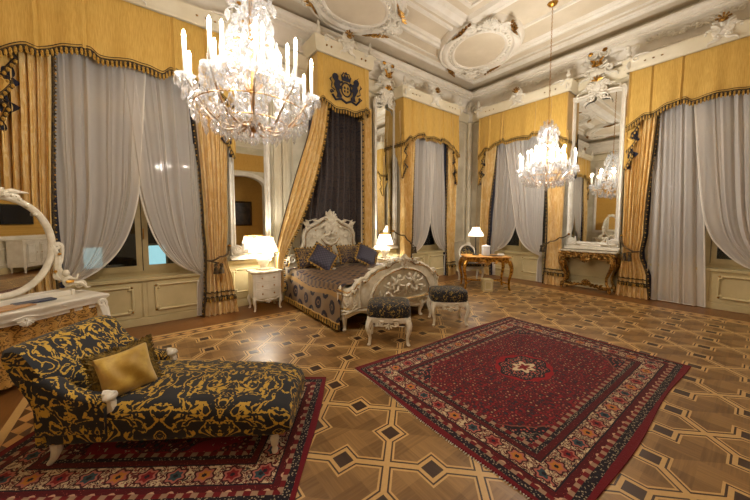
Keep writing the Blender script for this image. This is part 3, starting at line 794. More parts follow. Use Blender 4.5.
def curtain(c0, M, edges, label, folds=7, tie=None, inner=1, y0=-.31, depth=.055, cuff=True, ztop=4.2):
    """edges: table z -> (left, right); inner = +1 when the trimmed edge is the right one"""
    root = empty('curtain', label=label, cat='curtain', group='gold drapes at the windows')
    lt = [(z, a) for z, a, b in edges]; rt = [(z, b) for z, a, b in edges]; z0 = edges[0][0]; z1 = edges[-1][0]
    w0 = edges[0][2] - edges[0][1]
    def f(u, v, off=0.0):
        z = z1 + (z0 - z1) * v; a, b = slerp(lt, z), slerp(rt, z); x = a + (b - a) * u
        k = (b - a) / w0; ph = folds * 2 * pi * u
        amp = depth * (.75 + .25 * sin(u * 5 + 1)) * (.7 + .3 * min(1.3, k))
        y = y0 + amp * sin(ph + .5 * sin(z * 1.3 + u * 3)) + .018 * sin(ph * 2.3 + z) + off - (.10 * exp(-((z - tie) / .9) ** 2) * 0 if tie else 0)
        return (x, y, z)
    MB().grid(f, folds * 12, 26, M=M, ur=(w0 * 1.6), vr=z1 - z0).build('cloth', GOLDDAM, root)
    e = 1.0 if inner > 0 else 0.0
    P = [f(e, i / 60) for i in range(61)]
    tr = MB(); tr.tube([(x + inner * .012, y - .01, z) for x, y, z in P], .018, 5, M=M); t = tr.build('edge_trim', BOB, root)
    sl = MB(); P2 = [f(e, i / 60, .02) for i in range(61)]
    sl.grid(lambda u, v: (lambda q: (q[0] + inner * (.008 + .05 * u), q[1] + .03 + .05 * u, q[2]))(f(e, v)), 2, 26, M=M); sl.build('navy_lining', NAVY, root)
    b0, b1 = MB(), MB()
    for i in range(int((z1 - z0) / .045)):
        v = i * .045 / (z1 - z0); x, y, z = f(e, v); (b0 if i % 2 else b1).ball((x + inner * .03, y - .012, z), (.014, .014, .012), M, 5, 4)
    b0.build('edge_bobble_fringe', BOB, root)['kind'] = 'stuff'; b1.build('edge_bobble_fringe', SILK, root)['kind'] = 'stuff'
    if cuff:
        for zc in (.30, .38):
            m = MB(); m.tube([f(i / 90, (z1 - zc) / (z1 - z0), -.012) for i in range(91)], .011, 4, M=M); m.build('hem_band', BOB, root)
        m, g = MB(), MB()
        for i in range(int(folds * 6)):
            x, y, z = f((i + .5) / (folds * 6), (z1 - .26) / (z1 - z0), -.018); (m if i % 2 else g).ball((x, y, z), (.014, .012, .035), M, 5, 4)
        m.build('hem_tassel_fringe', BOB, root)['kind'] = 'stuff'; g.build('hem_tassel_fringe', SILK, root)['kind'] = 'stuff'
    return root, f
def tieback(M, pts, label, tassel):
    root = empty('tieback', label=label, cat='tieback', group='rope tiebacks on the drapes')
    P = []
    for i in range(len(pts) - 1):
        for k in range(6):
            t = k / 6; P.append(tuple(a + (b - a) * t + (0, 0, -.03 * sin(pi * t))[q] for q, (a, b) in enumerate(zip(pts[i], pts[i + 1]))))
    P.append(pts[-1]); MB().tube(P, .016, 6, M=M).build('rope', ROPE, root)
    h = MB(); x, y, z = pts[-1]; h.ball((x, y, z), (.03, .03, .03), M, 8, 6); h.tube([(x, y, z), (x, -.02, z)], .01, 6, M=M); h.build('wall_hook', GILT, root)
    t = MB(); x, y, z = tassel
    for dx in (-.04, .04): t.lathe([(.0, 0), (.025, -.01), (.03, -.05), (.018, -.06), (.03, -.08), (.042, -.17), (0, -.175)], (x + dx, y, z), 8, M)
    t.tube([(pts[0][0], pts[0][1], pts[0][2]), (x, y, z)], .012, 5, M=M)
    t.build('tassel', BOB, root); return root

# window 1 (bed wall, left)
curtain(0, I4, [(0.0, -9.5, -9.06), (1.2, -9.48, -9.08), (4.2, -9.46, -8.98)], 'gold drape behind the dressing table mirror', 6, inner=1)
curtain(0, I4, [(0.0, -7.44, -6.93), (.5, -7.40, -7.0), (1.0, -7.38, -7.10), (1.5, -7.40, -7.06), (4.2, -7.52, -6.98)], 'gold drape beside the left nightstand', 6, tie=1.0, inner=-1)
tieback(I4, [(-7.40, -.42, .93), (-7.22, -.47, .98), (-7.06, -.42, 1.05), (-7.0, -.10, 1.12)], 'rope tieback with tassel on the drape left of the nightstand', (-7.24, -.48, .88))
# window 2
curtain(0, I4, [(0.0, -3.2, -2.86), (.9, -3.12, -2.82), (1.2, -3.14, -2.80), (4.2, -3.2, -2.68)], 'gold drape beside the right bedside mirror', 5, tie=1.0, inner=1)
tieback(I4, [(-2.82, -.42, .95), (-2.98, -.46, 1.05), (-3.12, -.42, 1.2), (-3.2, -.1, 1.3)], 'rope tieback on the drape behind the bed footboard', (-2.84, -.47, .92))
curtain(0, I4, [(0.0, -1.34, -1.0), (.9, -1.36, -1.08), (1.3, -1.38, -1.06), (4.2, -1.46, -.98)], 'gold drape on the bed wall just left of the room corner', 5, tie=1.0, inner=-1)
# window 3
curtain(0, ME, [(0.0, .66, 1.0), (.9, .66, .92), (1.3, .66, .96), (4.2, .68, 1.14)], 'gold drape just right of the room corner', 5, tie=1.0, inner=1)
curtain(0, ME, [(0.0, 2.48, 2.98), (.5, 2.50, 2.92), (1.1, 2.52, 2.86), (4.2, 2.42, 2.9)], 'gold drape left of the gilt console table', 6, tie=1.0, inner=-1, depth=.045)
tieback(ME, [(2.50, -.42, 1.0), (2.66, -.46, 1.07), (2.84, -.42, 1.16), (2.93, -.12, 1.24)], 'rope tieback left of the tall console mirror', (2.50, -.46, .97))
# window 4
curtain(0, ME, [(0.0, 3.92, 4.44), (.45, 3.96, 4.40), (.9, 4.0, 4.28), (1.3, 3.98, 4.32), (4.2, 3.96, 4.44)], 'gold drape right of the gilt console table', 6, tie=1.0, inner=1, depth=.05)
tieback(ME, [(4.30, -.42, .95), (4.12, -.47, 1.0), (4.0, -.44, 1.15), (3.93, -.12, 1.24)], 'rope tieback with big tassels right of the console mirror', (4.12, -.49, .92))

def label_seed(t): return (sum(map(ord, t)) % 17) * .37
def sheer(M, edges, label, folds, y0=-.10, depth=.028, mat=None, hem=False):
    """edges rows: (z, left, right); the cloth may gather to a narrow neck"""
    lt = [(z, a) for z, a, b in edges]; rt = [(z, b) for z, a, b in edges]; z0, z1 = edges[0][0], edges[-1][0]; w0 = edges[-1][2] - edges[-1][1]
    def f(u, v):
        z = z1 + (z0 - z1) * v; a, b = lerp_s(lt, z), lerp_s(rt, z); k = max(.3, (b - a) / w0)
        uu = u; ph = folds * 2 * pi * (uu + .045 * sin(uu * 13 + label_seed(label)) + .03 * sin(uu * 29 + z * .25))
        return (a + (b - a) * uu, y0 + depth * (.5 + .5 * k) * sin(ph) * (.55 + .45 * sin(uu * 9 + 2 + label_seed(label))) + .006 * sin(ph * 2.7 + z * .6), z)
    o = empty('sheer_curtain', label=label, cat='sheer curtain', group='white voile curtains at the windows')
    MB().grid(f, folds * 12, 44, M=M).build('cloth', SHEER, o)
    e = 1.0 if label.startswith(('left', 'straight')) else 0.0
    MB().tube([(lambda q: (q[0], q[1] - .004, q[2]))(f(e, i / 60)) for i in range(61)], .006, 4, M=M, flat=1.8).build('side_hem', HEM, o)
    MB().tube([f(i / 60, 1.0) for i in range(61)], .006, 4, M=M).build('bottom_hem', HEM, o); return o
def lerp_s(tab, x):    # catmull-rom, clamped
    n = len(tab)
    if x <= tab[0][0]: return tab[0][1]
    for i in range(n - 1):
        a, p = tab[i]; b, q = tab[i + 1]
        if x <= b:
            t = (x - a) / (b - a); m0 = (q - tab[i - 1][1]) / (b - tab[i - 1][0]) if i else (q - p) / (b - a)
            m1 = (tab[i + 2][1] - p) / (tab[i + 2][0] - a) if i + 2 < n else (q - p) / (b - a); h = b - a
            return p * (2 * t ** 3 - 3 * t ** 2 + 1) + m0 * h * (t ** 3 - 2 * t ** 2 + t) + q * (-2 * t ** 3 + 3 * t ** 2) + m1 * h * (t ** 3 - t ** 2)
    return tab[-1][1]
ZT = 4.28
# swept panels: the inner edge runs from the centre down to the side at sill height
def swept(M, c, hw, side, label, meet=1.95, gather=.85, folds=9, y0=-.1, low=0.02, cross=.0):
    s = side   # -1: panel on the left side, +1 right
    out = c + s * hw; nk = out - s * .10
    fr = [(0, .97), (.03, .84), (.09, .66), (.17, .50), (.30, .33), (.46, .20), (.66, .10), (.85, .035), (1, 0)]
    rows = [(low, nk - s * .03, out + s * .03), (.30, nk - s * .02, out), (.60, nk, out - s * .01)]
    rows += [(.68 + (meet - .68) * t, c + s * hw * k, out - s * .01) for t, k in fr]
    rows += [(z, c - s * (.18 + cross) * (z - meet) / (ZT - meet), out) for z in (meet + .4, meet + .9, 3.4, ZT)]
    if s < 0: rows = [(z, b, a) for z, a, b in rows]
    return sheer(M, rows, label, folds, y0)
swept(I4, -8.2, .90, -1, 'left voile panel swept aside behind the dressing table', 2.03, folds=6, y0=-.25)
swept(I4, -8.2, .80, 1, 'right voile panel of the window between dressing table and bed', 2.03, folds=6, y0=-.25)
swept(I4, -2.0, .76, -1, 'left voile panel of the window between bed and corner', 1.62, folds=5, y0=-.24)
swept(I4, -2.0, .72, 1, 'right voile panel gathered next to the room corner', 1.62, folds=5, y0=-.24)
swept(ME, 1.70, .70, -1, 'left voile panel behind the writing desk lamp', 1.52, folds=5, y0=-.24)
swept(ME, 1.70, .72, 1, 'right voile panel behind the small far chandelier', 1.52, folds=6, y0=-.28, cross=.25)
sheer(ME, [(.02, 4.40, 5.20), (1.5, 4.40, 5.12), (ZT, 4.38, 4.98)], 'straight floor length voile panel right of the console', 5, -.26, .035)
sheer(ME, [(.02, 6.05, 6.2), (.55, 6.05, 6.2), (.62, 6.0, 6.2), (.72, 5.8, 6.2), (.82, 5.58, 6.2), (1.05, 5.36, 6.2), (1.27, 5.22, 6.2), (1.7, 5.10, 6.2), (2.7, 4.99, 6.2), (3.2, 4.95, 6.2), (ZT, 4.86, 6.2)], 'voile panel swept sideways, beyond the straight panel right of the console', 7, -.31, .03)
# ================================================================== mirrors on the piers
def pier_mirror(M, x0, x1, z0, z1, label, crest=True):
    root = empty('pier_mirror', label=label, cat='mirror'); w = .10
    A = M @ Matrix(((1, 0, 0, 0), (0, 0, -1, -.06), (0, 1, 0, 0), (0, 0, 0, 1)))
    arch = [(x0, z0), (x1, z0), (x1, z1)] + [((x0 + x1) / 2 + (x1 - x0) / 2 * cos(pi * k / 10), z1 + .06 * sin(pi * k / 10)) for k in range(1, 10)] + [(x0, z1)]
    m = MB().sweep(arch, [(0, 0), (0, .04), (.015, .06), (.035, .045), (.05, .045), (.07, .06), (.095, .03), (.10, .005)], True, A)
    m.build('frame', CREAMF, root)
    g = MB(); g.prism([(a + (.05 if a < (x0 + x1) / 2 else -.05), b) for a, b in arch], -.01, .008, A); g.build('glass', MIRROR, root, smooth=False)
    o = MB()
    for h, x in ((1, x0), (-1, x1)):          # scrolls in the lower corners, small ones at the top
        o = MB()
        B = M @ T(x, -.12, z0) @ SCL(h, 1, 1)
        o.spiral((.12, 0, .12), .085, 1.5, .022, B, tail=(.0, .10), hand=1, a0=0); o.spiral((.12, -.01, .12), .05, 1.2, .018, B, hand=-1)
        o.ball((.10, .01, .10), (.09, .035, .09), B, 10, 6); o.leaf((.18, .0, .03), (.34, -.01, .02), .03, .03, B); o.tube([(-.02, 0, -.02), (.2, -.01, -.04), (.36, 0, 0)], .022, 5, M=B)
        o.build('corner_scroll', STUCCO, root); o = MB()
        B = M @ T(x, -.12, z1) @ SCL(h, 1, 1)
        o.leaf((.02, 0, -.25), (.03, -.02, .05), .045, .04, B); o.spiral((.06, 0, .02), .05, 1.3, .018, B, tail=(.1, .06), hand=1); o.build('corner_scroll', STUCCO, root)
    if crest:
        c = MB(); g = MB(); cartouche(c, (x0 + x1) / 2, z1 + .14, .95, M, -.13); scrollpair(c, (x0 + x1) / 2, z1 + .06, 1.2, .02, -.13, M)
        g.shell(((x0 + x1) / 2, -.2, z1 + .26), .10, 5, 20, 160, .016, M); g.tube([((x0 + x1) / 2 + q, -.2, z1 + .25 + abs(q) * .3) for q in (-.1, -.05, 0, .05, .1)], .014, 5, M=M)
        c.build('crest', STUCCO, root); g.build('gilding', GILT, root)
    s = MB(); s.bx(x0 - .01, x1 + .01, -.17, -.04, z0 - .075, z0 - .03, M); s.bx(x0 + .02, x1 - .02, -.15, -.04, z0 - .03, z0, M)
    s.build('lower_shelf', CREAMF, root, bevel=.008); return root
pier_mirror(I4, -6.98, -6.26, .94, 4.40, 'tall white framed pier mirror behind the left nightstand lamp')
pier_mirror(I4, -3.82, -3.10, .94, 4.40, 'tall white framed pier mirror right of the bed canopy')
pier_mirror(ME, 2.87, 3.90, .98, 4.36, 'wide white framed pier mirror above the gilt console table')

# ================================================================== bed canopy
BX = -4.98; CX = -4.86
canopy = empty('bed_canopy', (0, 0, 0), 0, 'gold and navy bed canopy with an embroidered coat of arms above the headboard', 'bed canopy')
CD = .50; hw = .60; ctop = 4.74
b = MB(); b.sweep([(CX - hw - .03, 0), (CX - hw - .03, -CD - .03), (CX + hw + .03, -CD - .03), (CX + hw + .03, 0)],
    [(0, ctop), (-.015, ctop), (-.02, ctop + .04), (-.045, ctop + .08), (-.05, ctop + .18), (-.08, ctop + .22), (-.08, ctop + .25), (.1, ctop + .25), (.1, ctop + .2), (.02, ctop + .2), (.02, ctop)])
b.bx(CX - hw - .03, CX + hw + .03, -CD - .03, 0, ctop + .2, ctop + .24); b.build('cornice_board', IVORY, canopy)
o = MB(); g = MB(); cartouche(o, CX, ctop + .26, 0.85, I4, -CD - .1); g.shell((CX, -CD - .17, ctop + .40), .11, 5, 20, 160, .018); g.ball((CX, -CD - .17, ctop + .39), (.06, .03, .03))
for q in (-.45, -.35, .35, .45): MB().ball((CX + q, -CD - .09, ctop + .12), .02).build('gilt_stud', GILTD, canopy)
for h in (-1, 1):
    fi = MB(); fi.lathe([(.05, 0), (.065, .05), (.03, .1), (.045, .16), (.02, .22), (.03, .27), (0, .34)], (CX + h * hw, -CD - .04, ctop + .22), 8)
    fi.spiral((CX + h * (hw - .15), -CD - .1, ctop + .24), .06, 1.3, .02, tail=(-h * .2, -.05), hand=h, a0=pi / 2); fi.build('finial', STUCCO, canopy)
o.build('crest', STUCCO, canopy); g.build('gilding', GILTD, canopy)
def cval(u, v):
    L = 2 * hw + 2 * CD; s = u * L
    if s < CD: x, y, k = CX - hw, -s, 1
    elif s < CD + 2 * hw: x, y = CX - hw + s - CD, -CD; k = abs(x - CX) / hw
    else: x, y, k = CX + hw, -CD + s - CD - 2 * hw, 1
    zb = slerp([(0, 3.78), (.35, 3.76), (.7, 3.84), (.85, 3.90), (1, 3.84)], k)
    if CD < s < CD + 2 * hw: y -= .03 * v + .012 * exp(-((k - .82) / .03) ** 2)
    return (x, y, ctop + (zb - ctop) * v)
MB().grid(cval, 80, 8, ur=2.5, vr=1).build('valance', GOLDCLOTH, canopy)
br, bo = MB(), (MB(), MB()); fringe(br, bo, [cval(i / 90, 1) for i in range(91)], .08, .032, .016)
br.build('braid', BOB, canopy); bo[0].build('bobble_fringe', BOB, canopy)['kind'] = 'stuff'; bo[1].build('bobble_fringe', SILK, canopy)['kind'] = 'stuff'
# embroidered arms: crowned shield held by a lion (left) and a horned horse (right), with a ribbon
e = MB(); EM = T(CX, -CD - .045, 4.19) @ SCL(1.18, 1, 1.1)
def flat(poly, s=1.0, dx=0, dz=0, h=1): e.prism([(h * (x * s) + dx, z * s + dz) for x, z in (poly if h > 0 else poly[::-1])], -.004, .012, EM @ Matrix(((1, 0, 0, 0), (0, 0, -1, 0), (0, 1, 0, 0), (0, 0, 0, 1))))
e.tube([(.095 * cos(t), -.006, -.02 + .12 * sin(t)) for t in [2 * pi * k / 20 for k in range(20)]], .014, 4, True, EM)
for q in ((-.03, .03), (.03, .03), (-.03, -.03), (.03, -.03)): e.ball((q[0], -.004, q[1] - .02), (.018, .008, .024), EM, 7, 5)
flat([(-.08, .13), (.08, .13), (.10, .22), (.05, .18), (.03, .25), (0, .19), (-.03, .25), (-.05, .18), (-.10, .22)]); e.ball((0, -.004, .27), (.022, .008, .022), EM, 6, 5)
e.tube([(-.09, -.004, .2), (-.05, -.004, .27), (0, -.004, .25), (.05, -.004, .27), (.09, -.004, .2)], .01, 4, M=EM)
for h in (-1, 1):
    body = [(-.14, -.19), (-.19, -.19), (-.17, -.12), (-.20, -.06), (-.24, .02), (-.22, .08), (-.25, .12), (-.26, .17), (-.23, .21), (-.18, .21), (-.15, .17), (-.155, .12), (-.12, .10), (-.07, .12), (-.07, .08), (-.13, .055), (-.12, .02), (-.07, .01), (-.08, -.03), (-.14, -.03), (-.13, -.09), (-.09, -.15), (-.10, -.19)]
    if h > 0: flat(body[::-1], 1, 0, 0, -1) if False else e.prism([(-x, z) for x, z in body][::-1], -.004, .012, EM @ Matrix(((1, 0, 0, 0), (0, 0, -1, 0), (0, 1, 0, 0), (0, 0, 0, 1))))
    else: e.prism(body, -.004, .012, EM @ Matrix(((1, 0, 0, 0), (0, 0, -1, 0), (0, 1, 0, 0), (0, 0, 0, 1))))
    e.tube([(h * .22, -.004, -.08), (h * .29, -.004, -.04), (h * .27, -.004, .04), (h * .31, -.004, .09), (h * .28, -.004, .13)], [.012, .01, .01, .014, .004], 4, M=EM)
e.tube([(.2, -.004, .2), (.26, -.004, .26)], [.01, .002], 4, M=EM)                      # the horn
e.ball((-.215, -.004, .15), (.055, .01, .06), EM, 8, 6)                                # the mane
e.tube([(-.27, -.004, -.16), (-.2, -.004, -.24), (-.1, -.004, -.20), (0, -.004, -.25), (.1, -.004, -.20), (.2, -.004, -.24), (.27, -.004, -.16)], .02, 5, M=EM)
for h in (-1, 1): e.spiral((h * .28, -.004, -.12), .035, 1.2, .01, EM, hand=h)
e.build('embroidered_coat_of_arms', EMBLEM, canopy)
# navy damask cloth behind the headboard, in soft pleats
def hc(u, v):
    x = CX - .62 + 1.28 * u; z = 4.6 - 4.5 * v
    return (x - (1 - u) * .62 * max(0, v - .45), -.10 + .035 * sin(u * 2 * pi * 9) + .01 * sin(u * 40 + z), z)
MB().grid(hc, 110, 20, ur=1.8, vr=4.5).build('back_cloth', HEADCLOTH, canopy)
def drape(side, rows, folds, name):
    def f(u, v):
        z = 3.98 + (rows[0][0] - 3.98) * v; a = lerp_s([(r[0], r[1]) for r in rows], z); b2 = lerp_s([(r[0], r[2]) for r in rows], z); yy = lerp_s([(r[0], r[3]) for r in rows], z)
        x = a + (b2 - a) * u
        return (x, yy + .035 * sin(u * 2 * pi * folds) + .05 * u * (1 if side < 0 else -1) * 0, z)
    MB().grid(f, folds * 12, 30, ur=1.0, vr=3.6).build('side_drape', GOLDDAM, canopy)
    ln = MB().grid(lambda u, v: (lambda q: (q[0], q[1] + .05, q[2]))(f(u, v)), 20, 20); ln.build('drape_lining', HEADCLOTH, canopy)
    ed = 1.0 if side < 0 else 0.0; pts = [f(ed, i / 70) for i in range(71)]
    br, bo = MB(), (MB(), MB()); br.tube([(x, y - .015, z) for x, y, z in pts], .014, 5); k = 0
    for i in range(95):
        x, y, z = f(ed, i / 95); bo[i % 3 > 0].ball((x - side * .03, y - .02, z - .01), (.022, .018, .018), None, 6, 4)
    br.build('drape_braid', SILK, canopy); bo[0].build('drape_bobble_fringe', BOB, canopy)['kind'] = 'stuff'; bo[1].build('drape_bobble_fringe', SILK, canopy)['kind'] = 'stuff'
drape(-1, [(.25, -6.30, -6.17, -.42), (.8, -6.30, -6.17, -.42), (1.1, -6.26, -6.06, -.42), (1.39, -6.19, -5.90, -.42), (1.9, -6.04, -5.68, -.42), (2.3, -5.92, -5.54, -.42), (2.7, -5.79, -5.43, -.43), (3.3, -5.60, -5.30, -.44), (3.98, -5.46, -5.22, -.45)], 4, 'l')
drape(1, [(.25, -4.26, -4.06, -.36), (.7, -4.28, -4.08, -.36), (1.1, -4.30, -4.08, -.36), (1.9, -4.31, -4.09, -.37), (2.6, -4.32, -4.10, -.38), (3.3, -4.33, -4.12, -.40), (3.98, -4.34, -4.14, -.42)], 3, 'r')

# ================================================================== bed
bed = empty('bed', (BX - .07, 0, 0), 0, 'carved white rococo double bed with a scrolled headboard and footboard', 'bed')
BW = .98
HP = [(1.0, .72), (.97, .80), (.86, .88), (.76, .88), (.66, .98), (.60, 1.12), (.61, 1.28), (.56, 1.38), (.46, 1.46), (.32, 1.52), (.18, 1.60), (.08, 1.64), (0, 1.65)]
def mirrored(P): return [(x, z) for x, z in P] + [(-x, z) for x, z in P[-2::-1]]
AXZ = Matrix(((1, 0, 0, 0), (0, 0, -1, 0), (0, 1, 0, 0), (0, 0, 0, 1)))
hp = mirrored(HP); m = MB(); m.prism(hp + [(-1.0, .25), (1.0, .25)], .06, .15, AXZ)
m.sweep(hp, [(-.02, .14), (-.02, .18), (.02, .20), (.05, .17), (.06, .14)], False, AXZ)
m.build('headboard', CARVED, bed)
o = MB(); Y0 = -.19
cartouche(o, 0, 1.42, .95, I4, Y0); o.shell((0, Y0 - .01, 1.60), .16, 7, 15, 165, .025); o.leaf((0, Y0, 1.62), (0, Y0, 1.80), .04, .04)
for q in (-.05, .05): o.leaf((q * .5, Y0, 1.64), (q * 2, Y0, 1.76), .03, .03)
for h in (-1, 1):
    A = T(0, Y0, 0) @ SCL(h, 1, 1)
    o.spiral((.52, 0, 1.44), .06, 1.5, .02, A, tail=(-.2, .1), hand=-1, a0=pi / 2); o.leaf((.5, 0, 1.46), (.56, 0, 1.58), .03, .03, A); o.leaf((.54, 0, 1.44), (.64, 0, 1.54), .03, .03, A)
    o.spiral((.84, 0, .80), .08, 1.5, .024, A, tail=(-.16, .08), hand=1, a0=pi / 2); o.spiral((.36, 0, 1.25), .05, 1.3, .014, A, tail=(.1, -.14), hand=1)
    o.tube([(.52, 0, .95), (.50, 0, 1.15), (.52, 0, 1.30), (.44, 0, 1.38), (.3, 0, 1.42)], .014, 5, M=A)
    o.spiral((.22, 0, 1.05), .07, 1.4, .014, A, tail=(.14, -.1), hand=-1, a0=-pi / 2); o.leaf((.26, 0, 1.5), (.4, 0, 1.56), .03, .03, A)
    for q in ((.46, 1.30), (.44, 1.15), (.42, 1.02), (.9, .95 - .2)): o.ball((q[0], 0, q[1]), .018, A, 6, 4)
o.tube([(-.2, Y0, 1.22), (-.12, Y0, 1.10), (0, Y0, 1.05), (.12, Y0, 1.10), (.2, Y0, 1.22)], .018, 5)
for k in range(9): o.ball((-.16 + .04 * k, Y0 - .02, 1.22 - .05 * sin(pi * k / 8)), .02, None, 6, 4)
o.build('headboard_carving', CARVED, bed)
# footboard: bowed in plan with wings curving back towards the head
RAD = .32; FY = -2.36
def fpath(s):   # s from -1 to 1 -> plan position and outward normal
    L1 = BW - RAD; LA = RAD * pi / 2; tot = L1 + LA; d = abs(s) * tot; h = 1 if s >= 0 else -1
    if d < L1: return (h * d, FY + .02 * (d / L1) ** 2 * 0, 0, -1)
    a = (d - L1) / RAD * .72; return (h * (L1 + RAD * sin(a)), FY + RAD * (1 - cos(a)), h * sin(a), -cos(a))
FT = [(0, .96), (.12, .95), (.26, .88), (.38, .86), (.50, .80), (.58, .72), (.64, .73), (.70, .70), (.78, .61), (.86, .57), (.94, .60), (1.0, .62)]
ftop = lambda s: slerp(FT, abs(s))
fbot = lambda s: .24 + .05 * cos(s * pi * 3)
def fsurf(off):
    def f(u, v):
        s = -1 + 2 * u; x, y, nx, ny = fpath(s); z0, z1 = fbot(s), ftop(s); o_ = off + .03 * sin(pi * v) * (1 if off > 0 else 0)
        return (x + nx * o_, y + ny * o_, z0 + (z1 - z0) * v)
    return f
m = MB(); N = 72
m.grid(fsurf(.03), N, 8); m.grid(fsurf(-.03), N, 4)
m.tube([fsurf(.01)(i / N, 1) for i in range(N + 1)], .042, 7, flat=.9); m.tube([fsurf(.02)(i / N, 0) for i in range(N + 1)], .032, 6)
for e_ in (0, 1): m.tube([fsurf(0)(e_, k / 6) for k in range(7)], .030, 7)
m.tube([(lambda p: (p[0], p[1], .30))(fsurf(.055)(i / N, 0)) for i in range(N + 1)], .014, 5)
m.build('footboard', CARVED, bed)
o = MB(); Yf = FY - .075
mid = [(-.58, .38), (-.60, .50), (-.52, .64), (-.38, .74), (-.2, .81), (0, .84), (.2, .81), (.38, .74), (.52, .64), (.60, .50), (.58, .38), (.45, .335), (0, .34), (-.45, .335)]
mm = []
for i in range(len(mid)):
    a, b2 = mid[i], mid[(i + 1) % len(mid)]; mm += [(a[0], Yf, a[1]), ((a[0] + b2[0]) / 2, Yf, (a[1] + b2[1]) / 2)]
o.tube(mm, .02, 6, True); o.tube([(x * .93, Yf + .01, .58 + (z - .58) * .90) for x, _, z in mm], .008, 4, True)
rr = random.Random(3)
def putto(x, z, s, h):   # small child figure in relief
    A = T(x, Yf - .01, z) @ SCL(h * s, s, s)
    o.ball((0, 0, 0), (.045, .03, .06), A, 8, 6); o.ball((.015, -.01, .095), (.034, .03, .036), A, 8, 6)
    o.tube([(.02, -.02, .04), (.08, -.03, .05), (.12, -.02, .09)], [.018, .016, .012], 5, M=A); o.tube([(-.02, -.02, .03), (-.07, -.02, .0), (-.09, -.02, .06)], [.018, .016, .012], 5, M=A)
    o.tube([(.02, -.01, -.04), (.09, -.03, -.05), (.10, -.02, -.12)], [.026, .024, .014], 5, M=A); o.tube([(-.01, -.01, -.05), (-.03, -.03, -.11), (-.10, -.02, -.13)], [.026, .022, .014], 5, M=A)
    o.leaf((-.04, 0, .05), (-.14, 0, .12), .03, .02, A)
for x, z, s, h in ((-.10, .62, 1.0, 1), (.14, .62, 1.05, -1), (.30, .58, .95, 1), (-.28, .54, .9, -1)): putto(x, z, s, h)
for k in range(38):
    x = rr.uniform(-.46, .46); z = .42 + rr.uniform(0, .13) * (1 - abs(x)) ; a = rr.uniform(0, pi)
    if k % 2: o.leaf((x, Yf + .01, z), (x + .08 * cos(a), Yf, z + .06 * sin(a)), .018, .02)
    else: o.ball((x, Yf, z), rr.uniform(.012, .024), None, 6, 4)
cartouche(o, 0, .93, .45, I4, Yf - .02); o.shell((0, Yf - .02, .97), .07, 7, 10, 170, .016)
for h in (-1, 1):
    for q in range(5): o.ball((h * (.05 + .05 * q), Yf - .01, .985 - .012 * q), (.028, .02, .022), None, 6, 5)
    o.spiral((h * .28, Yf, .92), .045, 1.4, .016, hand=-h, tail=(h * .1, -.04), a0=pi / 2)
for h in (-1, 1):
    for s_, dz, r_ in ((.62, -.02, .06), (.78, -.03, .03)):
        x, y, nx, ny = fpath(h * s_); A = T(x, y, 0) @ RZ(atan2(ny, nx) + pi / 2) @ T(0, -.06, ftop(s_) + dz)
        o.spiral((0, 0, 0), r_, 1.5, .02, A, tail=(h * .02, -.12), hand=-h, a0=pi if h < 0 else 0); o.ball((0, -.015, 0), .03, A, 8, 5)
    for s_ in (.76, .86):
        x, y, nx, ny = fpath(h * s_); A = T(x, y, 0) @ RZ(atan2(ny, nx) + pi / 2) @ T(0, -.06, .42)
        o.leaf((0, 0, -.06), (h * .03, -.01, .10), .03, .02, A); o.tube([(-.03, 0, -.09), (.03, -.01, -.02), (-.01, -.01, .05), (.03, 0, .12)], .009, 4, M=A); o.spiral((0, 0, .02), .03, 1.2, .009, A)
    P = []
    for s_ in [.70 + .30 * k / 8 for k in range(9)]:
        P.append(fsurf(.055)((h * s_ + 1) / 2, .85))
    P2 = [fsurf(.055)((h * s_ + 1) / 2, .15) for s_ in [.98 - .30 * k / 8 for k in range(9)]]
    o.tube(P + P2, .012, 5, True)
o.build('footboard_carving', CARVED, bed)
g = MB(); g.tube([(x * .965, Yf - .016, .58 + (z - .58) * .955) for x, _, z in mm], .006, 4, True)
g.tube([fsurf(.075)(i / N, .97) for i in range(N + 1)], .006, 4); g.tube([(lambda p: (p[0], p[1], .335))(fsurf(.062)(i / N, 0)) for i in range(N + 1)], .005, 4)
for h in (-1, 1):
    for s_, dz in ((.62, -.02), (.16, .03), (.3, .01), (.72, -.06)):
        x, y, nx, ny = fpath(h * s_); g.ball((x + nx * .10, y + ny * .10, ftop(s_) + dz), (.016, .012, .016), None, 6, 4)
g.build('gilded_lines', GILT, bed)
g = MB(); hq = mirrored([(a * .93, b2 - .055) for a, b2 in HP]); g.tube([(a, -.185, b2) for a, b2 in hq], .007, 4)
for h in (-1, 1):
    for q in ((.50, 1.22), (.50, 1.08), (.72, .84), (.86, .80), (.34, 1.36), (.30, .98), (.14, 1.30)): g.ball((h * q[0], -.19, q[1]), .013, None, 6, 4)
    g.leaf((h * .06, -.20, 1.28), (h * .02, -.21, 1.40), .015, .015)
g.tube([(-.22, -.20, 1.19), (-.13, -.205, 1.075), (0, -.21, 1.02), (.13, -.205, 1.075), (.22, -.20, 1.19)], .007, 4)
g.build('gilded_lines', GILT, bed)
m = MB()
for h in (-1, 1): m = MB().bx(h * (BW - .05) - .025, h * (BW - .05) + .025, -2.05, -.12, .26, .46); m.build('side_rail', CARVED, bed)
m = MB().bx(-BW + .05, BW - .05, -2.3, -.12, .28, .34); m.build('slatted_base', CARVED, bed)
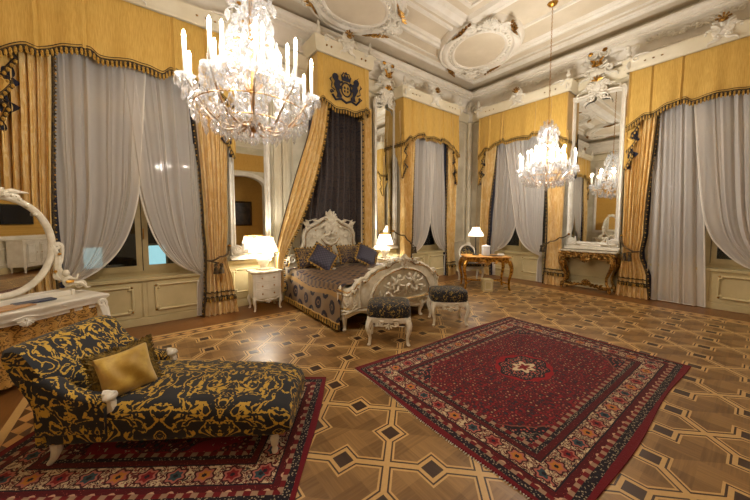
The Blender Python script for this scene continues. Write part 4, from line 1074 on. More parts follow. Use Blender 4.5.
def cabriole(m, x, y, z1, dx, dy, s=1.0, r=.03, n=8):
    """leg from (x, y, z1) to the floor bowing out along (dx, dy)"""
    L = sqrt(dx * dx + dy * dy) or 1; dx, dy = dx / L, dy / L; P, R = [], []
    for i in range(n + 1):
        t = i / n; o_ = s * (.28 * sin(pi * min(1, t * 1.35)) * (1 - t) + .22 * max(0, t - .55) ** 1.5) * z1 * .55
        P.append((x + dx * o_, y + dy * o_, z1 * (1 - t) + r * .45 * t)); R.append(r * (1.25 - .85 * t + .35 * max(0, t - .8) * 3))
    m.tube(P, R, 7); m.ball((P[-1][0] + dx * r * .3, P[-1][1] + dy * r * .3, r * .45), (r * .75, r * .75, r * .45), None, 7, 4); return m
for x, y in ((-BW + .07, -2.22), (BW - .07, -2.22), (-.45, FY), (.45, FY), (-.92, -.14), (.92, -.14)):
    q = MB(); cabriole(q, x, y, .27, x, -1 if y < -1 else -.2, 1.1, .045); q.build('leg', CARVED, bed)
mt = MB().ball((0, -1.22, .48), (BW - .06, 1.08, .15), None, 32, 10, .22); mt.build('mattress', PAPER, bed)

# bedspread: over the top, falling down both sides with a tasselled hem
def spread(u, v):
    s = u * 3.0; y = -.22 - 2.06 * v - (0 if 0 else 0); W2 = BW - .015; top = .655 + .03 * sin(v * 9) * sin(u * 12)
    drop = (3.0 - 2 * W2) / 2
    if s < drop: d = drop - s; x = -W2 - .035 * min(1, d * 5) - .02 * abs(sin(v * 22)) * min(1, d * 3) - .05 * d; z = top - .03 - d * .93
    elif s > 3.0 - drop: d = s - (3.0 - drop); x = W2 + .035 * min(1, d * 5) + .02 * abs(sin(v * 22)) * min(1, d * 3) + .05 * d; z = top - .03 - d * .93
    else:
        x = -W2 + (s - drop); k = min(1, min(s - drop, 3.0 - drop - s) * 8); z = top - .03 * (1 - k) ** 2
        z += .01 * sin(x * 9 + v * 4)
    return (x + BX - .07, y, z)
bs = empty('bedspread', label='navy and bronze bedspread with medallion pattern and fringed hem draped over the bed', cat='bedspread')
MB().grid(spread, 90, 50, ur=2.1, vr=2.25).build('cloth', SPREAD, bs)
for e_ in (0.0, 1.0):
    br = MB(); br.tube([spread(e_, i / 60) for i in range(61)], .012, 5); br.build('hem_braid', SILK, bs)
    b0, b1 = MB(), MB()
    for i in range(62):
        x, y, z = spread(e_, (i + .5) / 62); (b0 if i % 2 else b1).lathe([(0, .02), (.012, 0), (.02, -.07), (0, -.075)], (x, y, z - .01), 6)
    b0.build('hem_tassel_fringe', BOB, bs)['kind'] = 'stuff'; b1.build('hem_tassel_fringe', SILK, bs)['kind'] = 'stuff'
for h in (-1, 1): sk = MB(); sk.grid(lambda u, v, h=h: (h * (BW - .10) + .012 * sin(u * 160), -.25 - 1.82 * u, .30 - .24 * v), 120, 3); sk.build('bed_skirt', NAVY, bed)

# pillows
def pillow(name, x, y, z, w, h, t, rx, rz, mat, label, ry=0, frill=True, group=None):
    root = empty(name, (x, y, z), 0, label, 'pillow', group); root.rotation_mode = 'YXZ'; root.rotation_euler = (rx, ry, rz)
    def f(u, v):
        a, b2 = 2 * u - 1, 2 * v - 1; return a, b2
    def side(sg):
        def g_(u, v):
            a, b2 = 2 * u - 1, 2 * v - 1; k = (max(0, 1 - a ** 4) * max(0, 1 - b2 ** 4)) ** .5
            px = a * w / 2 * (1 - .06 * (1 - b2 * b2)) ; pz = b2 * h / 2 * (1 - .06 * (1 - a * a))
            return (px, sg * t / 2 * k, pz)
        return g_
    m = MB().grid(side(-1), 14, 14, ur=w, vr=h); m.grid(side(1), 14, 14, ur=w, vr=h); m.build('cover', mat, root)
    P = [side(0)(i / 14, 0) for i in range(14)] + [side(0)(1, i / 14) for i in range(14)] + [side(0)(1 - i / 14, 1) for i in range(14)] + [side(0)(0, 1 - i / 14) for i in range(14)]
    if frill:
        b = MB(); b.tube(P, .010, 5, True); g0, g1 = MB(), MB()
        for i, p in enumerate(P):
            d = Vector(p).normalized() * .025; (g0 if i % 2 else g1).ball((p[0] + d.x, p[1], p[2] + d.z), (.02, .012, .02), None, 6, 4)
        b.build('piping', SILK, root); g0.build('tassel_fringe', SILK, root)['kind'] = 'stuff'; g1.build('tassel_fringe', BOB, root)['kind'] = 'stuff'
    return root
pillow('pillow', -5.50, -.40, .83, .78, .42, .20, -.42, .03, SHAM, 'gold and navy brocade pillow leaning on the left of the headboard')
pillow('pillow', -4.56, -.40, .83, .78, .42, .20, -.42, -.03, SHAM, 'gold and navy brocade pillow leaning on the right of the headboard')
pillow('throw_pillow', -5.52, -.74, .86, .46, .46, .15, -.60, .0, CUSHM, 'dark checked square cushion on the left side of the bed', .72)
pillow('throw_pillow', -4.50, -.74, .84, .44, .44, .15, -.66, -.0, CUSHM, 'dark checked square cushion on the right side of the bed', .62)

# ================================================================== nightstands and their lamps
def nightstand(x, y, label):
    root = empty('nightstand', (x, y, 0), 0, label, 'nightstand', None)
    bow = lambda k: [(-.23, .19)] + [(-.23 - .02 * sin(pi * i / 6) if i < 0 else -.24 + .48 * i / 10, -.15 - .05 * sin(pi * i / 10)) for i in range(11)] + [(.23, .19)]
    m = MB(); m.prism(bow(0)[::-1] if False else bow(0), .22, .655); m.build('body', CREAMF, root)
    t = MB(); t.prism([(a * 1.12, b2 * 1.12) for a, b2 in bow(0)], .655, .69); t.build('top', MARBLE, root, bevel=.008)
    for k in range(3):
        z0 = .25 + k * .135; d = MB(); P = [(-.20 + .40 * i / 8, -.157 - .05 * sin(pi * (.1 + .8 * i / 8)), 0) for i in range(9)]
        d.tube([(a, b2, z0) for a, b2, _ in P] + [(a, b2, z0 + .105) for a, b2, _ in P[::-1]], .006, 4, True); dr = d.build('drawer', CREAMF, root)
        for s_ in (-1, 1): MB().ball((s_ * .10, -.21, z0 + .055), .014, None, 8, 6).build('knob', BRASS, dr)
    o = MB(); o.shell((0, -.205, .21), .07, 5, 200, 340, .012); o.tube([(-.22, -.17, .22), (-.1, -.2, .19), (0, -.205, .21), (.1, -.2, .19), (.22, -.17, .22)], .012, 5); o.build('apron', CREAMF, root)
    for sx in (-1, 1):
        for yy in (-.14, .15):
            q = MB(); cabriole(q, sx * .21, yy, .24, sx, -1 if yy < 0 else .3, 1.1, .028); q.build('leg', CREAMF, root)
    return root
nightstand(-6.50, -.40, 'small white bow fronted nightstand left of the bed')
nightstand(-3.62, -.38, 'small white nightstand right of the bed, mostly hidden by the pillows')
def table_lamp(x, y, z, label, s=1.0, shade=(.16, .24, .27), base=None, P=None):
    root = empty('table_lamp', (x, y, z), 0, label, 'table lamp'); bm = base or CREAMF
    b = MB()
    if base is None:
        b.lathe([(0, 0), (.09, 0), (.10, .02), (.07, .035), (.055, .05), (.085, .10), (.10, .15), (.09, .20), (.05, .24), (.03, .26), (.035, .28), (.015, .30), (.015, .36)], (0, 0, 0), 16)
        for h in (-1, 1): b.spiral((h * .10, 0, .17), .035, 1.2, .010, hand=h, tail=(-h * .02, -.06))
    else: b.lathe([(0, 0), (.075, 0), (.075, .015), (.03, .03), (.014, .05), (.012, .12), (.022, .14), (.012, .16), (.012, .45)], (0, 0, 0), 12)
    b.build('base', bm, root)
    r1, r2, hh = shade; z0 = .31 * s if base is None else .44
    sh = MB().lathe([(r2, z0), (r2 - .012, z0 + .06), (r1 + .02, z0 + hh * .7), (r1, z0 + hh)], (0, 0, 0), 24); n = len(sh.f)
    sh.f = sh.f[:24 * 3]; sh.build('lamp_shade', SHADE, root)
    tr = MB(); tr.tube([(r2 * cos(a), r2 * sin(a), z0) for a in [2 * pi * k / 24 for k in range(24)]], .006, 4, True); tr.build('shade_trim', SILK, root); tr = MB(); tr.tube([(r1 * cos(a), r1 * sin(a), z0 + hh) for a in [2 * pi * k / 24 for k in range(24)]], .006, 4, True)
    tr.build('shade_trim', SILK, root)
    MB().ball((0, 0, z0 + hh * .45), .03, None, 8, 6).build('bulb', BULB, root)
    MB().tube([(0, 0, z0 - .05), (0, 0, z0 + hh + .03)], .006, 5).build('stem', BRASS, root)
    point_light('lamp_light', (0, 0, z0 + hh * .45), P or LAMP_W, (1, .955, .885), .05, root)
    return root
table_lamp(-6.50, -.36, .69, 'white table lamp glowing on the left nightstand', 1.0, (.17, .25, .27))
table_lamp(-3.70, -.36, .69, 'glowing white table lamp on the nightstand right of the bed', 1.0, (.13, .20, .25))
# ================================================================== stools
def stool(x, y, rz, label, s=1.0):
    root = empty('footstool', (x, y, 0), rz, label, 'stool', 'padded stools at the foot of the bed'); w, d = .25, .19
    c = MB().ball((0, 0, .43), (w + .03, d + .025, .105), None, 28, 10, .42); c.build('cushion', STOOLC, root)
    f = MB()
    P = [(-w, -d), (w, -d), (w, d), (-w, d)]
    f.sweep(P, [(.0, .36), (-.012, .36), (-.012, .32), (-.004, .29), (.02, .285), (.02, .36)], True); f.bx(-w + .01, w - .01, -d + .01, d - .01, .31, .345)
    f.build('frame', CARVED, root)
    for A, L in ((I4, w), (RZ(pi), w), (RZ(pi / 2), d), (RZ(-pi / 2), d)):
        yy = -(d if L == w else w) - .014
        o = MB(); o.shell((0, yy, .28), .06, 5, 200, 340, .012, A)
        for h in (-1, 1): o.spiral((h * .09, yy, .285), .03, 1.3, .010, A, tail=(h * (L - .14), .0), hand=-h, a0=-pi / 2); o.leaf((h * .05, yy, .32), (h * .13, yy, .33), .015, .015, A)
        o.build('apron_carving', CARVED, root)
    for sx in (-1, 1):
        for sy in (-1, 1):
            q = MB(); cabriole(q, sx * (w - .02), sy * (d - .02), .33, sx, sy, 1.25, .032); q.ball((sx * (w - .0), sy * (d - .0), .27), .03, None, 7, 5); q.build('leg', CARVED, root)
    return root
stool(-5.68, -2.86, radians(-41), 'nearer gold and black padded stool by the left half of the footboard')
stool(-4.50, -2.86, radians(-38), 'farther gold and black padded stool by the right half of the footboard')

# ================================================================== chaise longue
CH = (-8.69, -3.09); CA = atan2(-.561, .827)
chaise = empty('chaise_longue', (CH[0], CH[1], 0), CA, 'chaise longue in black and gold damask with white scroll legs', 'chaise longue')
D = .66
def rbody(m, prof_fn, nx, y0, y1, ny=10, r=.06, ur=1, vr=1): pass
def loft(sections, closed_ends=True, ur=1.8, vr=1.9):
    """sections: list of lists of 3D points (same length), closed loops"""
    m = MB(); n = len(sections[0]); k = len(sections); cum = [0.0]; mid_ = sections[k // 2]
    for i in range(n): cum.append(cum[-1] + (Vector(mid_[(i + 1) % n]) - Vector(mid_[i])).length)
    cen = [sum((Vector(p) for p in q), Vector()) / n for q in sections]; cu = [0.0]
    for i in range(k - 1): cu.append(cu[-1] + (cen[i + 1] - cen[i]).length)
    vs = [p for q in sections for p in q]; fs, uv = [], []
    for i in range(k - 1):
        for j in range(n):
            fs.append((i * n + j, (i + 1) * n + j, (i + 1) * n + (j + 1) % n, i * n + (j + 1) % n)); uv.append([(cu[i], cum[j]), (cu[i + 1], cum[j]), (cu[i + 1], cum[j + 1]), (cu[i], cum[j + 1])])
    m.add(vs, fs, None, uv)
    if closed_ends:
        for sidx, rev in ((0, True), (k - 1, False)):
            s_ = sections[sidx]; ids = list(range(n)); m.add(s_, [tuple(ids[::-1] if rev else ids)], None, [[(p[0] * 1.0 + p[1], p[2] + .3) for p in (s_[::-1] if rev else s_)]])
    return m
def rrect(y0, y1, z0, z1, r, x, n=5, crown=0.0):
    P = []
    for cx, cz, a in ((y1 - r, z0 + r * .4, -90), (y1 - r, z1 - r, 0), (y0 + r, z1 - r, 90), (y0 + r, z0 + r * .4, 180)):
        rz_ = r if a in (0, 90) else r * .4
        for k in range(n):
            t = radians(a + 90 * k / (n - 1)); P.append((x, cx + r * cos(t), cz + rz_ * sin(t)))
    out = []
    for i in range(len(P)):      # subdivide the long flats for a soft crown
        a, b2 = Vector(P[i]), Vector(P[(i + 1) % len(P)]); out.append(tuple(a))
        if i % n == n - 1:
            for k in range(1, 6):
                q = a.lerp(b2, k / 6)
                if abs(q.z - z1) < .01: q.z += crown * sin(pi * k / 6)
                out.append(tuple(q))
    return out
secs = []
for x, zt, rr_, e0 in ((-.04, .40, .06, .03), (.0, .42, .07, .0), (.2, .42, .08, 0), (.4, .41, .09, 0), (.7, .40, .10, 0), (1.0, .385, .10, 0), (1.25, .37, .10, 0), (1.40, .35, .10, .0), (1.47, .32, .09, .02), (1.50, .27, .07, .05)):
    secs.append(rrect(-.03 + e0, D + .0 - e0, .135, zt - .01, rr_, x, crown=.025))
loft(secs).build('seat', CHAISE, chaise)
# raked back with a rounded roll along the top
bp = [(-.04, .14), (.03, .14), (.12, .40), (.10, .50), (.04, .60), (-.05, .70), (-.10, .75), (-.16, .77), (-.215, .765), (-.245, .73), (-.23, .68), (-.17, .58), (-.08, .47), (-.04, .38)]
secs = []
for y, k in ((-.03, .78), (-.01, .94), (.04, 1.0), (.2, 1.03), (.36, 1.04), (.5, 1.02), (D - .05, 1.0), (D + .0, .94), (D + .02, .78)):
    cx, cz = -.06, .45; S_ = []
    fine = []
    for i in range(len(bp)):
        a, b2 = bp[i], bp[(i + 1) % len(bp)]; fine += [a, ((a[0] + b2[0]) / 2, (a[1] + b2[1]) / 2)]
    for px, pz in fine:
        zz = pz if pz < .3 else pz + (k - 1) * .06 * (1 if pz > .45 else .3); S_.append(((px - cx) * (k if k < 1 else 1) + cx + .0, y, zz))
    secs.append(S_)
loft(secs, True, .9, 1.9).build('backrest', CHAISE, chaise)
for y0, y1 in ((-.05, .06), (D - .07, D + .04)):
    secs = []
    for x, zt in ((-.02, .60), (.06, .57), (.15, .50), (.25, .465), (.34, .455), (.385, .44)):
        secs.append([(x, b_, c_) for a_, b_, c_ in rrect(y0, y1, .22, zt, .04, x)])
    loft(secs, True, .4, .7).build('armrest', CHAISE, chaise)
    ym = (y0 + y1) / 2; q = MB()
    q.tube([(.40, ym, .435), (.375, ym, .445), (.37, ym, .41), (.385, ym, .36), (.385, ym, .31), (.40, ym, .27), (.44, ym, .245), (.485, ym, .25)], [.028, .036, .034, .03, .028, .030, .030, .012], 8, flat=1.3)
    q.ball((.385, ym, .44), (.034, .05, .03), None, 10, 6); q.build('arm_scroll', CREAMF, chaise)
for x, y in ((.03, .0), (1.40, .02), (.03, D - .03), (1.40, D - .04)):
    q = MB()
    if x < 1: q.tube([(x + .02, y, .15), (x + .02, y, .10), (x, y, .05), (x - .03, y, .014)], [.032, .028, .02, .016], 8)
    else: q.lathe([(0, 0), (.014, .0), (.022, .03), (.014, .05), (.024, .07), (.030, .11), (.02, .13), (.03, .15)], (x, y, 0), 10)
    q.build('leg', CREAMF, chaise)

# throw cushion with a thick brown gold fringe
thc = empty('throw_cushion', (0, 0, 0), 0, 'gold velvet cushion with brown fringe leaning on the chaise longue back', 'cushion')
Mc = T(CH[0], CH[1], 0) @ RZ(CA) @ T(.34, .20, .50) @ RZ(.80) @ RX(pi / 2 - .50) @ RZ(.12) @ SCL(.82, .82, 1.0)
def cushf(sg):
    def g_(u, v):
        a, b2 = 2 * u - 1, 2 * v - 1; k = (max(0, 1 - abs(a) ** 3) * max(0, 1 - abs(b2) ** 3)) ** .5
        t = .13 * k + .012 * sin(a * 6 + b2 * 4) * k - .06 * exp(-((a + .2) ** 2 + (b2 - .75) ** 2) * 6) * k
        return (a * .20 * (1 - .10 * (1 - b2 * b2)), b2 * .20 * (1 - .10 * (1 - a * a)), sg * t)
    return g_
m = MB().grid(cushf(1), 18, 18, M=Mc); m.grid(cushf(-1), 18, 18, M=Mc); m.build('cover', VELVET, thc)
m = MB(); P = [cushf(0)(i / 18, 0) for i in range(18)] + [cushf(0)(1, i / 18) for i in range(18)] + [cushf(0)(1 - i / 18, 1) for i in range(18)] + [cushf(0)(0, 1 - i / 18) for i in range(18)]
rr = random.Random(5); m.tube(P, .03, 7, True, M=Mc)
for i, p in enumerate(P * 5):
    v = Vector(p); d = v.normalized(); a = v + Vector((rr.uniform(-.01, .01), rr.uniform(-.01, .01), rr.uniform(-.02, .02))); e_ = a + d * rr.uniform(.03, .055) + Vector((0, 0, rr.uniform(-.03, .03)))
    m.tube([a, e_], [.014, .004], 4, M=Mc)
m.build('fringe', FUR, thc)

# ================================================================== dressing table with oval mirror
DA = radians(31.5); DT = empty('dressing_table', (-9.07, -1.69, 0), DA, 'white rococo dressing table with oval mirror and brocade skirt', 'dressing table')
W, DP = .625, .46
out = [(-W, DP)] + [(-W + 2 * W * i / 20, -.03 * sin(pi * i / 20) ** 2 * 1.0 + .015 * sin(3 * pi * i / 20)) for i in range(21)] + [(W, DP)]
m = MB().prism(out, .715, .745); m.sweep(out, [(0, .745), (-.02, .752), (-.03, .74), (-.028, .72), (-.01, .70), (-.005, .66), (.02, .655), (.02, .70)], True); m.build('table_top', CREAMF, DT)
m = MB(); m.prism([(a * .93, .02 + b2 * .95) for a, b2 in out], .62, .715)
o = m
for h in (-1, 1):
    A = T(0, -.0, 0) @ SCL(h, 1, 1)
    o.leaf((.1, -.035, .69), (.3, -.03, .70), .015, .01, A); o.spiral((W - .04, -.02, .66), .04, 1.4, .015, A, tail=(.0, -.12), hand=-1)
o.shell((0, -.05, .66), .06, 7, 200, 340, .012); o.tube([(-.08, -.045, .67), (0, -.05, .69), (.08, -.045, .67)], .01, 5)
m.build('apron', CREAMF, DT)
m = MB().grid(lambda u, v: (-W * .9 + 2 * W * .9 * u, .03 + .012 * sin(u * 60), .66 - .60 * v), 90, 3, ur=1.3, vr=.65); m.build('brocade_skirt', TABLESKIRT, DT)
MB().bx(-W * .9, W * .9, .10, DP - .02, .10, .64).build('cabinet', CREAMF, DT, smooth=False)
for x, y in ((-W + .03, .03), (W - .03, .03), (-W + .04, DP - .04), (W - .04, DP - .04)):
    q = MB(); cabriole(q, x, y, .66, x, -1 if y < .1 else .4, .7, .04); q.build('leg', CREAMF, DT)
    if y < .1: pass
# mirror gallery along the back: plinth, oval frame, cherub figures
MY = .36; pl = MB()
pl.sweep([(-.50, .28), (-.52, .44), (.52, .44), (.50, .28)][::-1], [(0, .745), (0, .80), (.01, .81), (.03, .81), (.03, .745)], False)
pl.bx(-.5, .5, .30, .44, .745, .80); pl.build('mirror_plinth', CREAMF, DT, bevel=.006)
ov = lambda r, n=44: [(r * .35 * cos(2 * pi * k / n), 1.31 + r * .46 * sin(2 * pi * k / n)) for k in range(n)]
A = Matrix(((1, 0, 0, 0), (0, 0, -1, MY), (0, 1, 0, 0), (0, 0, 0, 1)))
m = MB().sweep(ov(1.0), [(.015, 0), (.01, .02), (-.01, .035), (-.03, .035), (-.045, .02), (-.05, -.01), (.01, -.015)], True, A)
m.build('oval_frame', CARVED, DT)
MB().prism(ov(.99), -.005, .005, A).build('mirror_glass', MIRROR, DT, smooth=False)
for h in (-1, 1):
    m = MB()
    if h < 0: m.shell((0, MY - .03, 1.79), .08, 7, 10, 170, .02); m.build('shell_crest', CARVED, DT); m = MB()
    B = T(0, MY - .02, 0) @ SCL(h, 1, 1)
    m.spiral((.12, 0, 1.79), .045, 1.4, .016, B, tail=(.10, -.01), hand=-1, a0=pi / 2); m.leaf((.04, -.01, 1.80), (.16, -.01, 1.84), .025, .02, B)
    for q in range(5): m.ball((.05 + .05 * q, -.01, 1.81 - .012 * q * q), .02, B, 7, 5)
    m.build('crest', CARVED, DT); m = MB()
    m.spiral((.40, 0, 1.28), .04, 1.4, .018, B, tail=(-.02, -.20), hand=-1, a0=0); m.tube([(.36, 0, 1.30), (.40, 0, 1.18), (.39, 0, 1.05), (.42, 0, .95), (.50, 0, .86)], [.02, .03, .035, .045, .03], 7, M=B)
    # a reclining child figure on the plinth
    m.ball((.46, -.03, .90), (.05, .035, .065), B, 9, 6); m.ball((.44, -.04, .99), (.034, .034, .038), B, 9, 6); m.tube([(.47, -.05, .88), (.55, -.06, .87), (.60, -.05, .82)], [.028, .024, .014], 6, M=B)
    m.tube([(.45, -.05, .93), (.51, -.08, .92), (.53, -.07, .97)], [.018, .015, .012], 6, M=B); m.leaf((.42, -.02, .92), (.36, -.02, 1.02), .03, .02, B)
    m.spiral((.56, -.02, .84), .045, 1.3, .016, B, tail=(.05, -.04), hand=-1); m.build('carved_figure', CARVED, DT)

g = MB()
for h in (-1, 1): g.tube([(h * .42, MY - .10, .90), (h * .48, MY - .11, .90)], .016, 5); g.ball((h * .40, MY - .06, 1.2), .016); g.ball((h * .36, MY - .06, 1.02), .016)
g.build('gilded_details', GILT, DT)
# things lying on it
def flatthing(name, x, y, w, d, t, rz, mat, label, cat, z=.752):
    M2 = T(DT.location.x, DT.location.y, 0) @ RZ(DA) @ T(x, y, z) @ RZ(rz); o_ = MB().box((0, 0, t / 2), (w, d, t), M2).build(name, mat, None, smooth=False, bevel=.002); tag(o_, label, cat); return o_
flatthing('brochure', -.05, .13, .30, .20, .010, .25, mottled('tan brochure cover', rgb(176, 120, 66), rgb(206, 160, 104), 8, .4), 'tan and white brochure lying on the dressing table', 'brochure')
flatthing('folder', .16, .22, .28, .13, .012, -.05, plain('dark blue cover', rgb(50, 60, 84), .4), 'dark blue flat folder lying beside the brochure on the dressing table', 'folder')
flatthing('notepad', -.22, .10, .16, .12, .008, .5, PAPER, 'white notepad at the left of the dressing table top', 'notepad')

# ================================================================== console table
con = empty('console_table', (0, -3.385, 0), -pi / 2, 'gilded rococo console table with stone top under the tall mirror', 'console table')
W, DP = .54, .40
out = [(-W, 0)] + [(-W + 2 * W * i / 16, -DP + .05 * cos(2 * pi * i / 16) * .8 + .02) for i in range(17)] + [(W, 0)]
out = [(a, b2 - .06) for a, b2 in out]
MB().prism(out, .86, .895).build('stone_top', MARBLE, con, bevel=.008)
m = MB(); m.prism([(a * .95, b2 * .93) for a, b2 in out], .78, .86)
for h in (-1, 1):
    B = SCL(h, 1, 1)
    for k in range(5):
        x = .06 + .10 * k; m.spiral((x, -DP - .05, .78 - .01 * k), .035, 1.3, .012, B, tail=(.05, .02), hand=1 - 2 * (k % 2)); m.leaf((x, -DP - .05, .82), (x + .09, -DP - .06, .80), .02, .02, B)
m.shell((0, -DP - .05, .74), .10, 7, 190, 350, .018); m.shell((0, -DP - .06, .76), .06, 5, 20, 160, .014); m.build('carved_apron', GILTD, con)
for h in (-1, 1):
    for yb, xs in ((-DP, .44), (-.14, .47)):
        q = MB(); x = h * xs
        q.tube([(x, yb, .80), (x + h * .06, yb - .03, .72), (x + h * .06, yb - .03, .60), (x + h * .0, yb, .45), (x - h * .05, yb + .01, .32), (x - h * .04, yb, .20), (x + h * .01, yb - .02, .12), (x + h * .02, yb - .02, .05), (x + h * .01, yb - .02, .015)],
               [.04, .05, .045, .034, .028, .028, .032, .034, .03], 8)
        q.spiral((x + h * .02, yb - .05, .70), .055, 1.4, .016, hand=h, tail=(-h * .06, -.12)); q.spiral((x + h * .0, yb - .04, .12), .04, 1.3, .014, hand=-h); q.leaf((x + h * .05, yb - .06, .66), (x, yb - .04, .46), .03, .02)
        q.build('leg', GILTD, con)
m = MB()
for h in (-1, 1):
    m.tube([(h * .44, -DP, .10), (h * .30, -DP + .02, .07), (h * .16, -.26, .10), (0, -.24, .14)], [.028, .024, .022, .03], 7); m.tube([(h * .47, -.14, .10), (h * .3, -.16, .08), (0, -.24, .12)], .02, 6)
    for k in range(4): m.spiral((h * (.08 + .08 * k), -.30, .12 - .01 * k), .035, 1.3, .011, hand=h, tail=(h * .03, .03)); m.leaf((h * .08 * k, -.31, .10), (h * (.08 * k + .08), -.32, .16), .02, .02)
m.ball((0, -.27, .15), (.09, .07, .05)); m.shell((0, -.32, .15), .10, 7, 20, 160, .016); m.build('stretcher', GILTD, con)

# ================================================================== writing desk, chair, things on it
ctr = Vector((-1.89, -1.83)); dk = empty('writing_desk', (ctr.x, ctr.y, 0), radians(-44), 'gilded writing desk with curved legs in the room corner', 'desk')
W, DP = .50, .30
out = [(W * c_(t), DP * s_(t)) for t in [] for c_, s_ in ()] or [(-W, -DP + .03)] + [(-W + 2 * W * i / 12, -DP + .03 * cos(2 * pi * i / 12)) for i in range(13)] + [(W, DP)] + [(-W, DP)]
out = [(-W, -DP)] + [(-W + 2 * W * i / 12, -DP - .015 * sin(pi * i / 12)) for i in range(1, 12)] + [(W, -DP), (W + .015, 0), (W, DP), (-W, DP), (-W - .015, 0)]
MB().prism(out, .725, .755).build('table_top', GOLDTOP, dk, bevel=.008)
m = MB(); m.prism([(a * .93, b2 * .9) for a, b2 in out], .63, .725)
for A, L in ((I4, W), (RZ(pi), W), (RZ(pi / 2), DP), (RZ(-pi / 2), DP)):
    yy = -(DP if L == W else W) * .93 - .01
    m.shell((0, yy, .64), .08, 5, 200, 340, .014, A)
    for h in (-1, 1): m.spiral((h * L * .35, yy, .65), .035, 1.3, .012, A, tail=(h * L * .3, -.03), hand=-h, a0=-pi / 2); m.leaf((h * .06, yy, .69), (h * .2, yy, .69), .02, .015, A)
m.build('apron', GILT, dk)
for sx in (-1, 1):
    for sy in (-1, 1):
        q = MB(); cabriole(q, sx * (W - .04), sy * (DP - .03), .66, sx, sy * .6, .85, .04, 12); q.ball((sx * (W - .01), sy * (DP - .01), .60), (.04, .04, .05)); q.build('leg', GILT, dk)
q = MB()
for sx in (-1, 1): q.tube([(sx * (W - .04), -DP + .03, .14), (sx * .3, -.06, .17), (sx * .12, 0, .17), (sx * .3, .06, .17), (sx * (W - .04), DP - .03, .14)], .016, 6)
q.tube([(-.12, 0, .17), (.12, 0, .17)], .02, 6); q.build('stretcher', GILT, dk)
DM = T(ctr.x, ctr.y, 0) @ RZ(radians(-44))
def ondesk(x, y, z=.755): v = DM @ Vector((x, y, z)); return v
v = ondesk(-.20, .04); table_lamp(v.x, v.y, .755, 'small table lamp with a pleated shade on the writing desk', 1.0, (.08, .175, .22), BLACKM, 16.0)
v = ondesk(.02, -.02); rt = empty('ice_bucket', (v.x, v.y, .755), .2, 'white cylindrical ice bucket with lid beside the desk lamp', 'bucket')
MB().lathe([(.085, 0), (.095, .01), (.095, .20), (.09, .21)], (0, 0, 0), 20).build('body', plain('satin silver white', rgb(214, 214, 216), .25, .3), rt); MB().lathe([(.098, .205), (.098, .225), (.02, .235), (.02, .25), (0, .255)], (0, 0, 0), 20).build('lid', plain('white lid', rgb(226, 226, 226), .3), rt)
def deskthing(name, x, y, w, d, t, rz, mat, label, cat):
    return tag(MB().box((0, 0, t / 2), (w, d, t), DM @ T(x, y, .755) @ RZ(rz)).build(name, mat, None, smooth=False, bevel=.003), label, cat)
deskthing('blotter', .22, -.12, .22, .16, .010, .1, plain('dark leather', rgb(40, 34, 34), .4), 'dark leather folder lying on the writing desk', 'folder')
deskthing('paper_stack', .38, .06, .14, .18, .03, -.2, PAPER, 'small stack of white paper at the right end of the writing desk', 'paper')
# armchair behind the desk
ch = empty('desk_chair', (-1.62, -1.26, 0), radians(-40), 'white carved chair with dark padded seat behind the writing desk', 'chair')
MB().ball((0, 0, .45), (.25, .23, .06), None, 20, 8, .5).build('seat', STOOLC, ch)
m = MB(); m.sweep([(-.25, -.23), (.25, -.23), (.23, .22), (-.23, .22)], [(0, .43), (-.012, .43), (-.012, .37), (.02, .36), (.02, .43)], True); m.build('seat_frame', CREAMF, ch)
ovc = [(.20 * cos(2 * pi * k / 24), .72 + .21 * sin(2 * pi * k / 24)) for k in range(24)]; B = T(0, .25, 0) @ RX(-.12) @ Matrix(((1, 0, 0, 0), (0, 0, -1, 0), (0, 1, 0, 0), (0, 0, 0, 1)))
m = MB(); m.tube([(a, b2, 0) for a, b2 in ovc], .024, 6, True, M=B); m.shell((0, .25, .94), .07, 5, 20, 160, .014)
for h in (-1, 1): m.tube([(h * .21, .21, .42), (h * .22, .24, .55), (h * .17, .27, .64)], .02, 6)
m.build('back_frame', CREAMF, ch); MB().prism([(a * .9, .72 + (b2 - .72) * .9) for a, b2 in ovc], -.02, .02, B).build('backrest', STOOLC, ch)
for sx in (-1, 1):
    for sy in (-1, 1):
        q = MB(); cabriole(q, sx * .22, sy * .20, .40, sx, sy, 1.0, .03); q.build('leg', CREAMF, ch)
wb = empty('waste_bin', (-2.16, -2.07, 0), radians(-40), 'small cream square waste bin in front of the writing desk', 'bin')
m = MB(); m.sweep([(-.10, -.08), (.10, -.08), (.10, .08), (-.10, .08)], [(0, 0), (-.012, .27), (0, .275), (.006, .27), (.01, .01), (.06, .01)], True); m.bx(-.1, .1, -.08, .08, 0, .012); m.build('body', PANELW, wb, smooth=False)
m = MB(); A = Matrix(((1, 0, 0, 0), (0, 0, -1, -.088), (0, 1, 0, 0), (0, 0, 0, 1))); panel_frame(m, -.07, .07, .05, .22, -.092, ((0, 0), (.002, .004), (.006, .004), (.008, 0))); m.build('panel_moulding', CREAMF, wb)
